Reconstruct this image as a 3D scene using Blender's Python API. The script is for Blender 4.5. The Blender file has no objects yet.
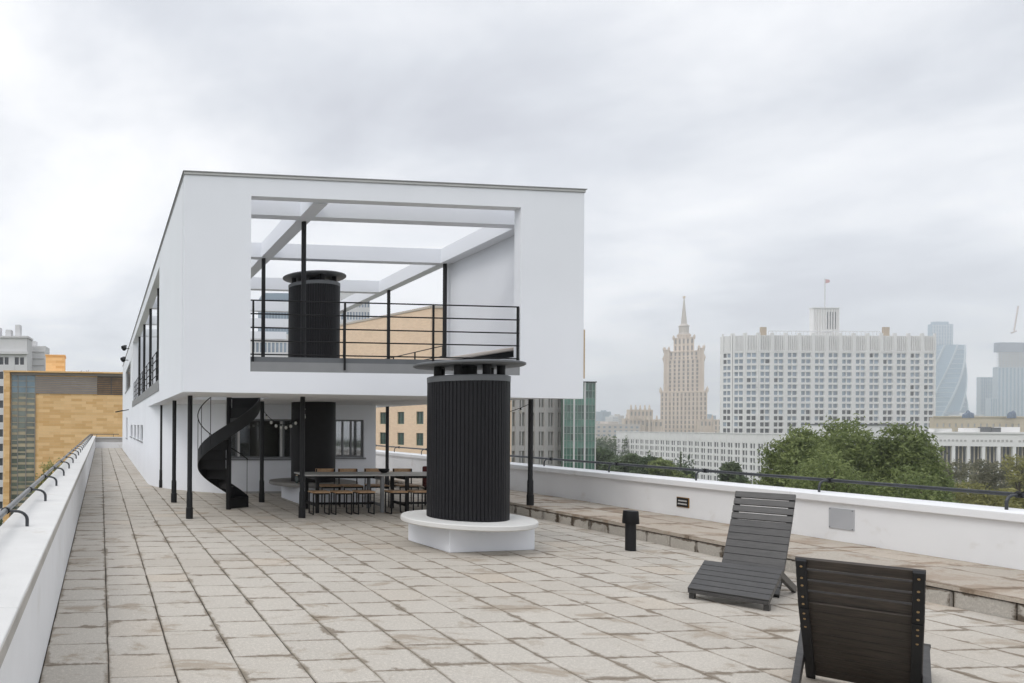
import bpy, bmesh, math, random
from mathutils import Vector, Matrix
import numpy as np
random.seed(7); RN = np.random.default_rng(11)
S = bpy.context.scene
R = math.radians

# ------------------------------------------------------------------ camera
F, CX, CY, TH, ROLL, EYE = 700.0, 178.0, 425.0, math.atan(77/700.0), 0.006, 1.7
cam = bpy.data.objects.new('camera', bpy.data.cameras.new('camera'))
S.collection.objects.link(cam)
cam.data.sensor_width = 36.0
cam.data.lens = 36.0*F/1024
cam.data.shift_x = (512-CX)/1024
cam.data.shift_y = (CY-341.5)/1024
cam.data.clip_start = 0.1; cam.data.clip_end = 8000
cam.matrix_world = Matrix.Translation((0, 0, EYE)) @ Matrix.Rotation(-TH, 4, 'Z') @ Matrix.Rotation(R(90), 4, 'X') @ Matrix.Rotation(ROLL, 4, 'Z')
S.camera = cam

# ------------------------------------------------------------------ world and sun
SUN_EL, SUN_AZ = R(50), R(240)
SKYOFF = (-12.3, 11.2)      # azimuth clockwise from +Y
W = bpy.data.worlds.new("World"); S.world = W; W.use_nodes = True
nt = W.node_tree; nt.nodes.clear()
def wn(t, **k):
    n = nt.nodes.new(t)
    for a, b in k.items(): setattr(n, a, b)
    return n
def math_node(tree, op, a, b=None, c=None, clamp=False):
    n = tree.nodes.new('ShaderNodeMath'); n.operation = op; n.use_clamp = clamp
    for i, v in enumerate((a, b, c)):
        if v is None: continue
        if isinstance(v, (int, float)): n.inputs[i].default_value = v
        else: tree.links.new(v, n.inputs[i])
    return n.outputs[0]
wo = wn('ShaderNodeOutputWorld'); bg = wn('ShaderNodeBackground')
sky = wn('ShaderNodeTexSky', sky_type='NISHITA', sun_disc=False, sun_elevation=SUN_EL, sun_rotation=SUN_AZ)
sky.air_density = 1.0; sky.dust_density = 3.0
geo = wn('ShaderNodeTexCoord'); sep = wn('ShaderNodeSeparateXYZ'); nt.links.new(geo.outputs['Generated'], sep.inputs[0])
den = math_node(nt, 'ADD', math_node(nt, 'MAXIMUM', sep.outputs[2], 0.0), 0.22)
cx = math_node(nt, 'DIVIDE', sep.outputs[0], den); cy = math_node(nt, 'DIVIDE', sep.outputs[1], den)
comb = wn('ShaderNodeCombineXYZ'); nt.links.new(cx, comb.inputs[0]); nt.links.new(cy, comb.inputs[1])
def noise(tree, vec, scale, detail=4, rough=.55, dist=0.0):
    n = tree.nodes.new('ShaderNodeTexNoise'); n.inputs['Scale'].default_value = scale
    n.inputs['Detail'].default_value = detail; n.inputs['Roughness'].default_value = rough; n.inputs['Distortion'].default_value = dist
    if vec is not None: tree.links.new(vec, n.inputs['Vector'])
    return n.outputs[0]
def ramp(tree, fac, stops):
    n = tree.nodes.new('ShaderNodeValToRGB'); e = n.color_ramp.elements
    while len(e) < len(stops): e.new(0.5)
    for k, (p, c) in enumerate(stops):
        e[k].position = p; e[k].color = (*c, 1) if len(c) == 3 else c
    tree.links.new(fac, n.inputs[0]); return n.outputs[0]
off_ = wn('ShaderNodeVectorMath', operation='ADD'); nt.links.new(comb.outputs[0], off_.inputs[0]); off_.inputs[1].default_value = (SKYOFF[0], SKYOFF[1], 0); comb = off_
n1 = noise(nt, comb.outputs[0], 0.85, 5, .5, .35); n2 = noise(nt, comb.outputs[0], 2.6, 5, .55, .3)
cl = math_node(nt, 'ADD', math_node(nt, 'MULTIPLY', n1, .72), math_node(nt, 'MULTIPLY', n2, .28))
cloud = ramp(nt, cl, [(.37, (.53, .55, .605)), (.455, (.635, .66, .71)), (.545, (.79, .805, .84)), (.64, (.95, .955, .97))])
# an overcast sky is brightest overhead
lowb = math_node(nt, 'MULTIPLY', math_node(nt, 'EXPONENT', math_node(nt, 'MULTIPLY', math_node(nt, 'MAXIMUM', sep.outputs[2], 0.0), -4.0)), .80)
hi = math_node(nt, 'MULTIPLY_ADD', math_node(nt, 'POWER', math_node(nt, 'MAXIMUM', sep.outputs[2], 0.0), 3.0), 1.0, .93)
hi = math_node(nt, 'ADD', hi, lowb)
cs = wn('ShaderNodeVectorMath', operation='SCALE'); nt.links.new(cloud, cs.inputs[0]); nt.links.new(hi, cs.inputs['Scale'])
ss = wn('ShaderNodeVectorMath', operation='SCALE'); nt.links.new(sky.outputs[0], ss.inputs[0]); ss.inputs['Scale'].default_value = .06
mx = wn('ShaderNodeMix', data_type='RGBA'); mx.inputs[0].default_value = .93
nt.links.new(ss.outputs[0], mx.inputs[6]); nt.links.new(cs.outputs[0], mx.inputs[7])
nt.links.new(mx.outputs[2], bg.inputs['Color']); bg.inputs['Strength'].default_value = 1.0
nt.links.new(bg.outputs[0], wo.inputs[0])
sl = bpy.data.lights.new('sun', 'SUN'); sl.energy = 1.2; sl.angle = R(28); sl.color = (1, .97, .93)
sun = bpy.data.objects.new('sun', sl); S.collection.objects.link(sun)
sd = Vector((math.sin(SUN_AZ)*math.cos(SUN_EL), math.cos(SUN_AZ)*math.cos(SUN_EL), math.sin(SUN_EL)))
sun.rotation_euler = sd.to_track_quat('Z', 'Y').to_euler(); sun.location = (0, -10, 60)
S.view_settings.view_transform = 'Standard'; S.view_settings.look = 'None'
S.view_settings.exposure = 0.11; S.view_settings.gamma = 1.0
S.render.engine = 'CYCLES'
S.cycles.max_bounces = 6; S.cycles.diffuse_bounces = 4; S.cycles.transparent_max_bounces = 8; S.cycles.volume_bounces = 1
S.cycles.use_denoising = True

# ------------------------------------------------------------------ materials
MAT = {}
def mat(name, col, rough=.7, metal=0.0, spec=.4, var=0.0, vscale=2.0, bump=0.0, bscale=60.0, stain=None, grain=0.0, coord='Object'):
    """principled material; var = soft tone variation, stain = (colour, scale, low, high) patches"""
    m = bpy.data.materials.new(name); m.use_nodes = True; t = m.node_tree; b = t.nodes['Principled BSDF']
    b.inputs['Roughness'].default_value = rough; b.inputs['Metallic'].default_value = metal; b.inputs['Specular IOR Level'].default_value = spec
    tc = t.nodes.new('ShaderNodeTexCoord').outputs[coord]
    def mixc(a, c, f):
        n = t.nodes.new('ShaderNodeMix'); n.data_type = 'RGBA'; t.links.new(f, n.inputs[0])
        if isinstance(a, tuple): n.inputs[6].default_value = (*a, 1)
        else: t.links.new(a, n.inputs[6])
        if isinstance(c, tuple): n.inputs[7].default_value = (*c, 1)
        else: t.links.new(c, n.inputs[7])
        return n.outputs[2]
    c = tuple(col)
    if var:
        f = ramp(t, noise(t, tc, vscale, 6, .6), [(.3, (0, 0, 0)), (.7, (1, 1, 1))])
        c = mixc(tuple(x*(1-var) for x in col), tuple(min(1, x*(1+var)) for x in col), f)
    if grain:
        f = noise(t, tc, 220, 2, .7)
        c = mixc(c, tuple(x*(1-grain) for x in col), f)
    if stain:
        f = ramp(t, noise(t, tc, stain[1], 7, .65, .4), [(stain[2], (0, 0, 0)), (stain[3], (1, 1, 1))])
        c = mixc(c, tuple(stain[0]), f)
    if isinstance(c, tuple): b.inputs['Base Color'].default_value = (*c, 1)
    else: t.links.new(c, b.inputs['Base Color'])
    if bump:
        bn = t.nodes.new('ShaderNodeBump'); bn.inputs['Strength'].default_value = bump; bn.inputs['Distance'].default_value = .01
        t.links.new(noise(t, tc, bscale, 4, .6), bn.inputs['Height']); t.links.new(bn.outputs[0], b.inputs['Normal'])
    MAT[name] = m
    return m
def uvscaled(t, sx, sy):
    u = t.nodes.new('ShaderNodeUVMap'); mp = t.nodes.new('ShaderNodeMapping'); mp.inputs['Scale'].default_value = (sx, sy, 1)
    t.links.new(u.outputs[0], mp.inputs[0]); return mp.outputs[0]
def brick(name, c1, c2, mort, bw, bh, msz=.012, rough=.8, extra=.25):
    m = bpy.data.materials.new(name); m.use_nodes = True; t = m.node_tree; b = t.nodes['Principled BSDF']
    b.inputs['Roughness'].default_value = rough; b.inputs['Specular IOR Level'].default_value = .25
    v = uvscaled(t, 1, 1)
    bt = t.nodes.new('ShaderNodeTexBrick'); t.links.new(v, bt.inputs[0])
    bt.inputs['Color1'].default_value = (*c1, 1); bt.inputs['Color2'].default_value = (*c2, 1); bt.inputs['Mortar'].default_value = (*mort, 1)
    bt.inputs['Scale'].default_value = 1; bt.inputs['Mortar Size'].default_value = msz
    bt.inputs['Brick Width'].default_value = bw; bt.inputs['Row Height'].default_value = bh; bt.inputs['Bias'].default_value = -.2
    bt.offset = .37
    n = t.nodes.new('ShaderNodeMix'); n.data_type = 'RGBA'; n.blend_type = 'MULTIPLY'; n.inputs[0].default_value = extra
    t.links.new(bt.outputs[0], n.inputs[6]); t.links.new(ramp(t, noise(t, v, .35, 6, .7), [(.3, (.55, .55, .55)), (.7, (1, 1, 1))]), n.inputs[7])
    t.links.new(n.outputs[2], b.inputs['Base Color']); MAT[name] = m; return m

mat('plaster', (.79, .81, .85), .75, var=.03, vscale=.5, bump=.14, bscale=60, stain=((.66, .67, .68), .7, .66, .8), spec=.25)
mat('plaster_worn', (.775, .78, .79), .8, var=.04, vscale=1.1, bump=.15, bscale=60, stain=((.62, .60, .565), 1.6, .60, .80), spec=.25)
mat('coping_white', (.635, .63, .615), .75, var=.06, vscale=2.2, bump=.2, bscale=50, stain=((.50, .46, .40), 2.2, .60, .78), spec=.3)
mat('edge_conc', (.42, .40, .37), .85, var=.12, vscale=3)
mat('bench_stone', (.66, .655, .635), .7, var=.06, vscale=5, bump=.2, bscale=120, grain=.12)
mat('sill_grey', (.23, .235, .24), .55, var=.07, vscale=2, spec=.4)
mat('coping_metal', (.33, .33, .33), .45, metal=.5, var=.08)
mat('band_grey', (.125, .132, .14), .5, var=.08, vscale=4)
mat('black_paint', (.011, .0115, .013), .5, var=.25, vscale=4, spec=.3)
mat('black_steel', (.008, .008, .009), .55, var=.2, vscale=6, spec=.25)
mat('rail_steel', (.15, .155, .16), .35, var=.2, vscale=9, spec=.5)
mat('rail_paint', (.030, .033, .038), .38, var=.3, vscale=9, spec=.5)
mat('joint_dirt', (.055, .046, .034), .95, var=.3, vscale=8)
mat('tan_wood', (.46, .30, .175), .55, var=.2, vscale=14, stain=((.30, .15, .06), 9, .5, .7))
mat('red_fabric', (.09, .018, .018), .9)
mat('table_grey', (.40, .40, .385), .45, var=.15, vscale=6)
mat('frame_grey', (.19, .195, .20), .5, var=.1)
mat('white_frame', (.62, .62, .61), .5)
mat('curtain', (.62, .60, .58), .9, var=.3, vscale=5)
mat('blind', (.33, .30, .265), .9, var=.15)
mat('bulb_glass', (.75, .74, .70), .2, spec=.6)
mat('cream_metal', (.60, .46, .31), .6)
mat('amber', (.30, .16, .04), .5)
mat('sign_black', (.012, .012, .013), .5)
mat('panel_grey', (.40, .41, .43), .5, var=.05)
mat('brass', (.36, .25, .13), .45, metal=.5)
mat('deck_grey', (.34, .32, .29), .85, var=.15, vscale=1.5)
mat('slot_grey', (.36, .36, .36), .8)
mat('hut_tan', (.40, .32, .23), .8)
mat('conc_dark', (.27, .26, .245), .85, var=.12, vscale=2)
mat('conc', (.42, .41, .40), .85, var=.08, vscale=.2)
mat('white_stone', (.75, .742, .73), .85, var=.05, vscale=.06)
mat('white_stone_shaded', (.50, .49, .47), .85, var=.06, vscale=.1)
mat('hotel_stone', (.64, .54, .45), .9, var=.08, vscale=.05)
mat('hotel_trim', (.50, .45, .40), .9)
mat('hotel_window', (.27, .25, .24), .4)
mat('beige_wall', (.58, .50, .38), .9, var=.06, vscale=.1)
mat('grey_block', (.64, .64, .645), .9, var=.07, vscale=.12)
mat('blue_block', (.30, .37, .44), .6, var=.1, vscale=.02)
mat('pale_block', (.55, .50, .46), .9, var=.07, vscale=.04)
mat('city_blue', (.20, .33, .44), .25, spec=.6, var=.12, vscale=.012)
mat('city_pale', (.48, .56, .62), .35, spec=.6, var=.08, vscale=.02)
mat('city_dark', (.12, .16, .23), .4, var=.1, vscale=.02)
mat('crane', (.60, .45, .38), .6)
mat('flag_red', (.6, .35, .35), .8)
mat('dark_glass', (.050, .046, .043), .08, spec=.8, var=.5, vscale=.8)
mat('office_glass', (.06, .085, .08), .15, spec=.8, var=.6, vscale=.15)
mat('pane_blue', (.24, .295, .36), .2, spec=.7, var=.35, vscale=.08)
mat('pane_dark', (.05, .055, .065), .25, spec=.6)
mat('green_frame', (.03, .10, .075), .5)
mat('green_glass', (.065, .15, .115), .12, spec=.8, var=.35, vscale=.3)
mat('green_bars', (.26, .33, .30), .5)
mat('green_pale', (.13, .25, .205), .3, spec=.6, var=.25, vscale=.4)
mat('green_deep', (.05, .095, .08), .15, spec=.8, var=.4, vscale=.4)
mat('green_spandrel', (.08, .13, .11), .3, spec=.5, var=.2, vscale=.3)
mat('olive_glass', (.15, .175, .145), .12, spec=.8, var=.5, vscale=.4)
mat('blue_grey_glass', (.16, .24, .29), .15, spec=.8, var=.3, vscale=.4)
mat('beige_panel', (.42, .36, .25), .7, var=.25, vscale=.5)
mat('roof_dark', (.10, .105, .11), .8)
mat('bark', (.075, .06, .045), .9, var=.3, vscale=3)
mat('ground', (.07, .09, .045), .95, var=.3, vscale=.03)
mat('asphalt', (.055, .055, .058), .9, var=.15, vscale=.2)
mat('louvre', (.30, .265, .24), .7, var=.12, vscale=.4)
mat('louvre_brown', (.24, .155, .09), .75, var=.3, vscale=1.2)
brick('orange_tile', (.88, .595, .30), (.68, .39, .15), (.74, .55, .32), 1.15, .30, .008, extra=.22)
brick('tan_brick', (.82, .62, .45), (.74, .545, .385), (.74, .60, .46), .62, .22, .03, extra=.2)

m_ = bpy.data.materials.new('window_glass'); m_.use_nodes = True; t_g = m_.node_tree; t_g.nodes.clear()
o_g = t_g.nodes.new('ShaderNodeOutputMaterial'); tr_g = t_g.nodes.new('ShaderNodeBsdfTransparent'); gl_g = t_g.nodes.new('ShaderNodeBsdfGlossy'); mx_g = t_g.nodes.new('ShaderNodeMixShader')
tr_g.inputs[0].default_value = (.72, .74, .74, 1); gl_g.inputs['Roughness'].default_value = .04; gl_g.inputs[0].default_value = (.9, .9, .9, 1); mx_g.inputs[0].default_value = .20
t_g.links.new(tr_g.outputs[0], mx_g.inputs[1]); t_g.links.new(gl_g.outputs[0], mx_g.inputs[2]); t_g.links.new(mx_g.outputs[0], o_g.inputs[0]); MAT['window_glass'] = m_
def leaf_mat(name, dark, light):
    m = bpy.data.materials.new(name); m.use_nodes = True; t = m.node_tree; b = t.nodes['Principled BSDF']
    b.inputs['Roughness'].default_value = .6; b.inputs['Specular IOR Level'].default_value = .25
    a = t.nodes.new('ShaderNodeAttribute'); a.attribute_name = 'tone'
    c = ramp(t, a.outputs['Fac'], [(0, dark), (1, light)])
    t.links.new(c, b.inputs['Base Color'])
    tr = t.nodes.new('ShaderNodeBsdfTranslucent'); t.links.new(c, tr.inputs[0])
    ms = t.nodes.new('ShaderNodeMixShader'); ms.inputs[0].default_value = .42
    t.links.new(b.outputs[0], ms.inputs[1]); t.links.new(tr.outputs[0], ms.inputs[2])
    t.links.new(ms.outputs[0], t.nodes['Material Output'].inputs[0]); MAT[name] = m
leaf_mat('leaf', (.060, .095, .032), (.33, .38, .15))
leaf_mat('leaf_dark', (.04, .07, .035), (.17, .215, .11))
leaf_mat('leaf_olive', (.15, .155, .055), (.40, .38, .15))
leaf_mat('leaf_grey', (.12, .125, .08), (.28, .265, .18))
leaf_mat('leaf_spruce', (.035, .06, .055), (.09, .13, .12))

# paving: per-slab tone + dirt creeping out of the joints + brown stains
def paving(name, base, brown, dirt_amt, joint_w=.095, stain_amt=.62, wet_amt=.30, st_lo=.555):
    m = bpy.data.materials.new(name); m.use_nodes = True; t = m.node_tree; b = t.nodes['Principled BSDF']
    b.inputs['Roughness'].default_value = .85; b.inputs['Specular IOR Level'].default_value = .3
    tc = t.nodes.new('ShaderNodeTexCoord').outputs['Object']
    uv = t.nodes.new('ShaderNodeUVMap'); sp = t.nodes.new('ShaderNodeSeparateXYZ'); t.links.new(uv.outputs[0], sp.inputs[0])
    M = lambda *a, **k: math_node(t, *a, **k)
    du = M('MINIMUM', sp.outputs[0], M('SUBTRACT', 1.0, sp.outputs[0])); dv = M('MINIMUM', sp.outputs[1], M('SUBTRACT', 1.0, sp.outputs[1]))
    d = M('MINIMUM', du, dv)
    at = t.nodes.new('ShaderNodeAttribute'); at.attribute_name = 'tone'
    tone = ramp(t, at.outputs['Fac'], [(0, tuple(x*.84 for x in base)), (.5, base), (.93, tuple(x*1.07 for x in base)), (1, (base[0]*1.02, base[1]*.93, base[2]*.84))])
    def mixc(a, c, f, fac=1.0):
        n = t.nodes.new('ShaderNodeMix'); n.data_type = 'RGBA'
        if fac != 1.0: f = M('MULTIPLY', f, fac)
        t.links.new(f, n.inputs[0]); t.links.new(a, n.inputs[6])
        if isinstance(c, tuple): n.inputs[7].default_value = (*c, 1)
        else: t.links.new(c, n.inputs[7])
        return n.outputs[2]
    big = ramp(t, noise(t, tc, .55, 4, .6), [(.35, (0, 0, 0)), (.68, (1, 1, 1))])
    c = mixc(tone, tuple(x*.86 for x in base), big, .5)
    sp1 = ramp(t, noise(t, tc, 95, 2, .7), [(.42, (0, 0, 0)), (.62, (1, 1, 1))])
    c = mixc(c, tuple(x*.55 for x in base), sp1, .5)
    md = ramp(t, noise(t, tc, 9, 5, .75), [(.38, (0, 0, 0)), (.62, (1, 1, 1))])
    c = mixc(c, tuple(x*.78 for x in base), md, .38)
    sp2 = ramp(t, noise(t, tc, 38, 3, .7), [(.5, (0, 0, 0)), (.7, (1, 1, 1))])
    c = mixc(c, tuple(min(1, x*1.3) for x in base), sp2, .5)
    # stains of their own shape
    sc_ = t.nodes.new('ShaderNodeMapping'); sc_.inputs['Scale'].default_value = (1, 1.9, 1); t.links.new(tc, sc_.inputs[0])
    st = ramp(t, noise(t, sc_.outputs[0], 1.25, 8, .66, .5), [(st_lo, (0, 0, 0)), (st_lo+.075, (1, 1, 1))])
    c = mixc(c, brown, st, stain_amt)
    wet = ramp(t, noise(t, tc, .33, 5, .6, .3), [(.45, (0, 0, 0)), (.62, (1, 1, 1))])
    c = mixc(c, tuple(.45*a_+.55*b_ for a_, b_ in zip(base, brown)), wet, wet_amt)
    blob = ramp(t, noise(t, tc, 3.6, 6, .7, .8), [(.63, (0, 0, 0)), (.68, (1, 1, 1))])
    c = mixc(c, brown, blob, .6*stain_amt)
    # joint dirt: edge distance against noise
    e = M('SUBTRACT', M('MULTIPLY', M('POWER', noise(t, tc, 2.6, 7, .72, .4), 5.0), joint_w*13), d)
    ef = ramp(t, M('MULTIPLY_ADD', e, 12.0, .22), [(.0, (0, 0, 0)), (.75, (1, 1, 1))])
    c = mixc(c, tuple(x*.62 for x in brown), ef, dirt_amt)
    t.links.new(c, b.inputs['Base Color'])
    bn = t.nodes.new('ShaderNodeBump'); bn.inputs['Strength'].default_value = .5; bn.inputs['Distance'].default_value = .006
    t.links.new(noise(t, tc, 70, 4, .7), bn.inputs['Height']); t.links.new(bn.outputs[0], b.inputs['Normal'])
    MAT[name] = m
paving('paving', (.54, .502, .445), (.27, .212, .15), .78)
paving('ledge_stone', (.50, .45, .385), (.25, .175, .115), .7, .12, .68, .5, .52)

paving('kerb_stone', (.53, .50, .45), (.13, .095, .065), .9, .15, .5, .35)

def wood_mat(name, dark, light, rough=.45):
    m = bpy.data.materials.new(name); m.use_nodes = True; t = m.node_tree; b = t.nodes['Principled BSDF']
    b.inputs['Roughness'].default_value = rough; b.inputs['Specular IOR Level'].default_value = .22 if name == 'cladding' else .45
    tc = t.nodes.new('ShaderNodeTexCoord').outputs['Object']; mp = t.nodes.new('ShaderNodeMapping'); mp.inputs['Scale'].default_value = (14, 1.2, 14)
    mp.inputs['Rotation'].default_value = (0, 0, 0); t.links.new(tc, mp.inputs[0])
    t.links.new(ramp(t, noise(t, mp.outputs[0], 5, 6, .65, .6), [(.3, dark), (.7, light)]), b.inputs['Base Color'])
    bn = t.nodes.new('ShaderNodeBump'); bn.inputs['Strength'].default_value = .25; bn.inputs['Distance'].default_value = .004
    t.links.new(noise(t, mp.outputs[0], 12, 4, .6), bn.inputs['Height']); t.links.new(bn.outputs[0], b.inputs['Normal'])
    MAT[name] = m
wood_mat('lounger_wood', (.028, .0275, .0275), (.068, .065, .063), .42)
wood_mat('lounger_wood_dark', (.014, .012, .011), (.060, .046, .035), .5)
wood_mat('cladding', (.006, .006, .007), (.016, .016, .019), .5)

# ------------------------------------------------------------------ helpers
ORG = {}
class MB:
    def __init__(s): s.v = []; s.f = []; s.uv = None; s.tone = None
    def add(s, vs, fs):
        o = len(s.v); s.v += [tuple(v) for v in vs]; s.f += [tuple(i+o for i in f) for f in fs]; return s
    def box(s, x0, x1, y0, y1, z0, z1):
        return s.add([(x0, y0, z0), (x1, y0, z0), (x1, y1, z0), (x0, y1, z0), (x0, y0, z1), (x1, y0, z1), (x1, y1, z1), (x0, y1, z1)],
                     [(0, 3, 2, 1), (4, 5, 6, 7), (0, 1, 5, 4), (1, 2, 6, 5), (2, 3, 7, 6), (3, 0, 4, 7)])
    def obox(s, o, t, n, u0, u1, d0, d1, z0, z1):      # box in a wall frame: o origin, t along, n outward
        P = lambda u, d, z: (o[0]+t[0]*u+n[0]*d, o[1]+t[1]*u+n[1]*d, z)
        v = [P(u0, d0, z0), P(u1, d0, z0), P(u1, d1, z0), P(u0, d1, z0), P(u0, d0, z1), P(u1, d0, z1), P(u1, d1, z1), P(u0, d1, z1)]
        f = [(0, 3, 2, 1), (4, 5, 6, 7), (0, 1, 5, 4), (1, 2, 6, 5), (2, 3, 7, 6), (3, 0, 4, 7)]
        if t[0]*n[1]-t[1]*n[0] < 0: f = [x[::-1] for x in f]
        return s.add(v, f)
    def beam(s, a, b, w, h, up=(0, 0, 1)):             # rectangular bar a->b
        a, b, up = Vector(a), Vector(b), Vector(up); d = (b-a).normalized(); sd = d.cross(up).normalized(); u = sd.cross(d)
        vs = [p + sd*(i*w/2) + u*(j*h/2) for p in (a, b) for i, j in ((-1, -1), (1, -1), (1, 1), (-1, 1))]
        return s.add(vs, [(0, 3, 2, 1)[::-1], (4, 5, 6, 7)[::-1], (0, 1, 5, 4)[::-1], (1, 2, 6, 5)[::-1], (2, 3, 7, 6)[::-1], (3, 0, 4, 7)[::-1]])
    def lathe(s, c, prof, n=24, cap=True):
        vs = []; fs = []
        for r, z in prof:
            for k in range(n):
                a = 2*math.pi*k/n; vs.append((c[0]+r*math.cos(a), c[1]+r*math.sin(a), z))
        for i in range(len(prof)-1):
            for k in range(n): fs.append((i*n+k, i*n+(k+1) % n, (i+1)*n+(k+1) % n, (i+1)*n+k))
        if cap: fs += [tuple(range(n))[::-1], tuple(range((len(prof)-1)*n, len(prof)*n))]
        return s.add(vs, fs)
    def tube(s, pts, r, n=8):
        pts = [Vector(p) for p in pts]; vs = []; fs = []; m = len(pts); pu = None
        for i, p in enumerate(pts):
            d = (pts[min(i+1, m-1)]-pts[max(i-1, 0)]).normalized()
            u = pu - d*pu.dot(d) if pu is not None else (Vector((0, 0, 1)).cross(d) if abs(d.z) < .95 else Vector((1, 0, 0)).cross(d))
            u.normalize(); pu = u; w = d.cross(u); rr = r[i] if isinstance(r, (list, tuple)) else r
            vs += [p+(u*math.cos(2*math.pi*k/n)+w*math.sin(2*math.pi*k/n))*rr for k in range(n)]
        for i in range(m-1):
            for k in range(n): fs.append((i*n+k, i*n+(k+1) % n, (i+1)*n+(k+1) % n, (i+1)*n+k))
        fs += [tuple(range(n))[::-1], tuple(range((m-1)*n, m*n))]
        return s.add(vs, fs)
    def prism(s, pts, z0, z1):
        n = len(pts)
        return s.add([(x, y, z0) for x, y in pts]+[(x, y, z1) for x, y in pts],
                     [tuple(range(n))[::-1], tuple(range(n, 2*n))]+[(i, (i+1) % n, n+(i+1) % n, n+i) for i in range(n)])
    def panel(s, ax, p0, p1, u0, u1, w0, w1, holes=()):
        """slab with rectangular holes. ax 'x': plane across X (u=Y,w=Z); 'y': (u=X,w=Z); 'z': (u=X,w=Y)"""
        us = sorted({u0, u1, *[h[0] for h in holes], *[h[1] for h in holes]}); ws = sorted({w0, w1, *[h[2] for h in holes], *[h[3] for h in holes]})
        P = {'x': lambda p, u, w: (p, u, w), 'y': lambda p, u, w: (u, p, w), 'z': lambda p, u, w: (u, w, p)}[ax]
        solid = lambda i, j: 0 <= i < len(us)-1 and 0 <= j < len(ws)-1 and not any(h[0]-1e-6 <= us[i] and us[i+1] <= h[1]+1e-6 and h[2]-1e-6 <= ws[j] and ws[j+1] <= h[3]+1e-6 for h in holes)
        for i in range(len(us)-1):
            for j in range(len(ws)-1):
                if not solid(i, j): continue
                a, b, c, d = us[i], us[i+1], ws[j], ws[j+1]
                q = lambda *v: s.add([P(*x) for x in v], [(0, 1, 2, 3)])
                q((p0, a, c), (p0, b, c), (p0, b, d), (p0, a, d)); q((p1, a, c), (p1, a, d), (p1, b, d), (p1, b, c))
                if not solid(i-1, j): q((p0, a, c), (p0, a, d), (p1, a, d), (p1, a, c))
                if not solid(i+1, j): q((p0, b, c), (p1, b, c), (p1, b, d), (p0, b, d))
                if not solid(i, j-1): q((p0, a, c), (p1, a, c), (p1, b, c), (p0, b, c))
                if not solid(i, j+1): q((p0, a, d), (p0, b, d), (p1, b, d), (p1, a, d))
        return s
def obj(name, mb, m, parent=None, smooth=False, bevel=0.0, weld=True):
    org = ORG.get(parent.name, (0, 0, 0)) if parent else (0, 0, 0)
    me = bpy.data.meshes.new(name)
    me.from_pydata([(v[0]-org[0], v[1]-org[1], v[2]-org[2]) for v in mb.v], [], mb.f)
    o = bpy.data.objects.new(name, me); S.collection.objects.link(o)
    if weld:
        bm = bmesh.new(); bm.from_mesh(me); bmesh.ops.remove_doubles(bm, verts=bm.verts, dist=1e-5)
        bmesh.ops.recalc_face_normals(bm, faces=bm.faces); bm.to_mesh(me); bm.free()
    uvl = me.uv_layers.new(name='UVMap')
    if mb.uv is not None:
        uvl.data.foreach_set('uv', np.array(mb.uv, dtype=np.float32).ravel())
    else:
        for p in me.polygons:
            n = p.normal
            if abs(n.z) > .9: t = None
            else: t = Vector((-n.y, n.x, 0)).normalized()
            for li in p.loop_indices:
                co = me.vertices[me.loops[li].vertex_index].co
                uvl.data[li].uv = (co.x+org[0], co.y+org[1]) if t is None else ((co.x+org[0])*t.x+(co.y+org[1])*t.y, co.z+org[2])
    if mb.tone is not None:
        a = me.attributes.new('tone', 'FLOAT', 'FACE'); a.data.foreach_set('value', np.array(mb.tone, dtype=np.float32))
    me.materials.append(MAT[m] if isinstance(m, str) else m)
    if smooth:
        me.polygons.foreach_set('use_smooth', [True]*len(me.polygons))
        try: me.set_sharp_from_angle(angle=R(40))
        except Exception: pass
    if bevel:
        b = o.modifiers.new('bevel', 'BEVEL'); b.width = bevel; b.segments = 2; b.limit_method = 'ANGLE'; b.angle_limit = R(40)
    if parent: o.parent = parent
    ORG[o.name] = org if parent else (0, 0, 0)
    return o
def tag(o, label=None, cat=None, group=None, kind=None):
    if label: o['label'] = label
    if cat: o['category'] = cat
    if group: o['group'] = group
    if kind: o['kind'] = kind
    return o
def thing(name, label, cat, loc=(0, 0, 0), group=None):
    o = bpy.data.objects.new(name, None); S.collection.objects.link(o); o.location = loc; o.empty_display_size = .2
    ORG[o.name] = tuple(loc); return tag(o, label, cat, group)
def copy_tree(o, parent=None):
    kids = [c for c in bpy.data.objects if c.parent == o]
    c = o.copy(); S.collection.objects.link(c); c.parent = parent
    for k in kids: copy_tree(k, c)
    return c
def P(px, d):                       # plan point seen at picture column px, d metres ahead of the camera
    a = (px-CX)/F
    return (math.cos(TH)*a*d + math.sin(TH)*d, -math.sin(TH)*a*d + math.cos(TH)*d)
def ZZ(px, py, d):                  # height of a point seen at row py
    return EYE + d*((CY-py)/F + ROLL*(px-CX)/F)

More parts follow.
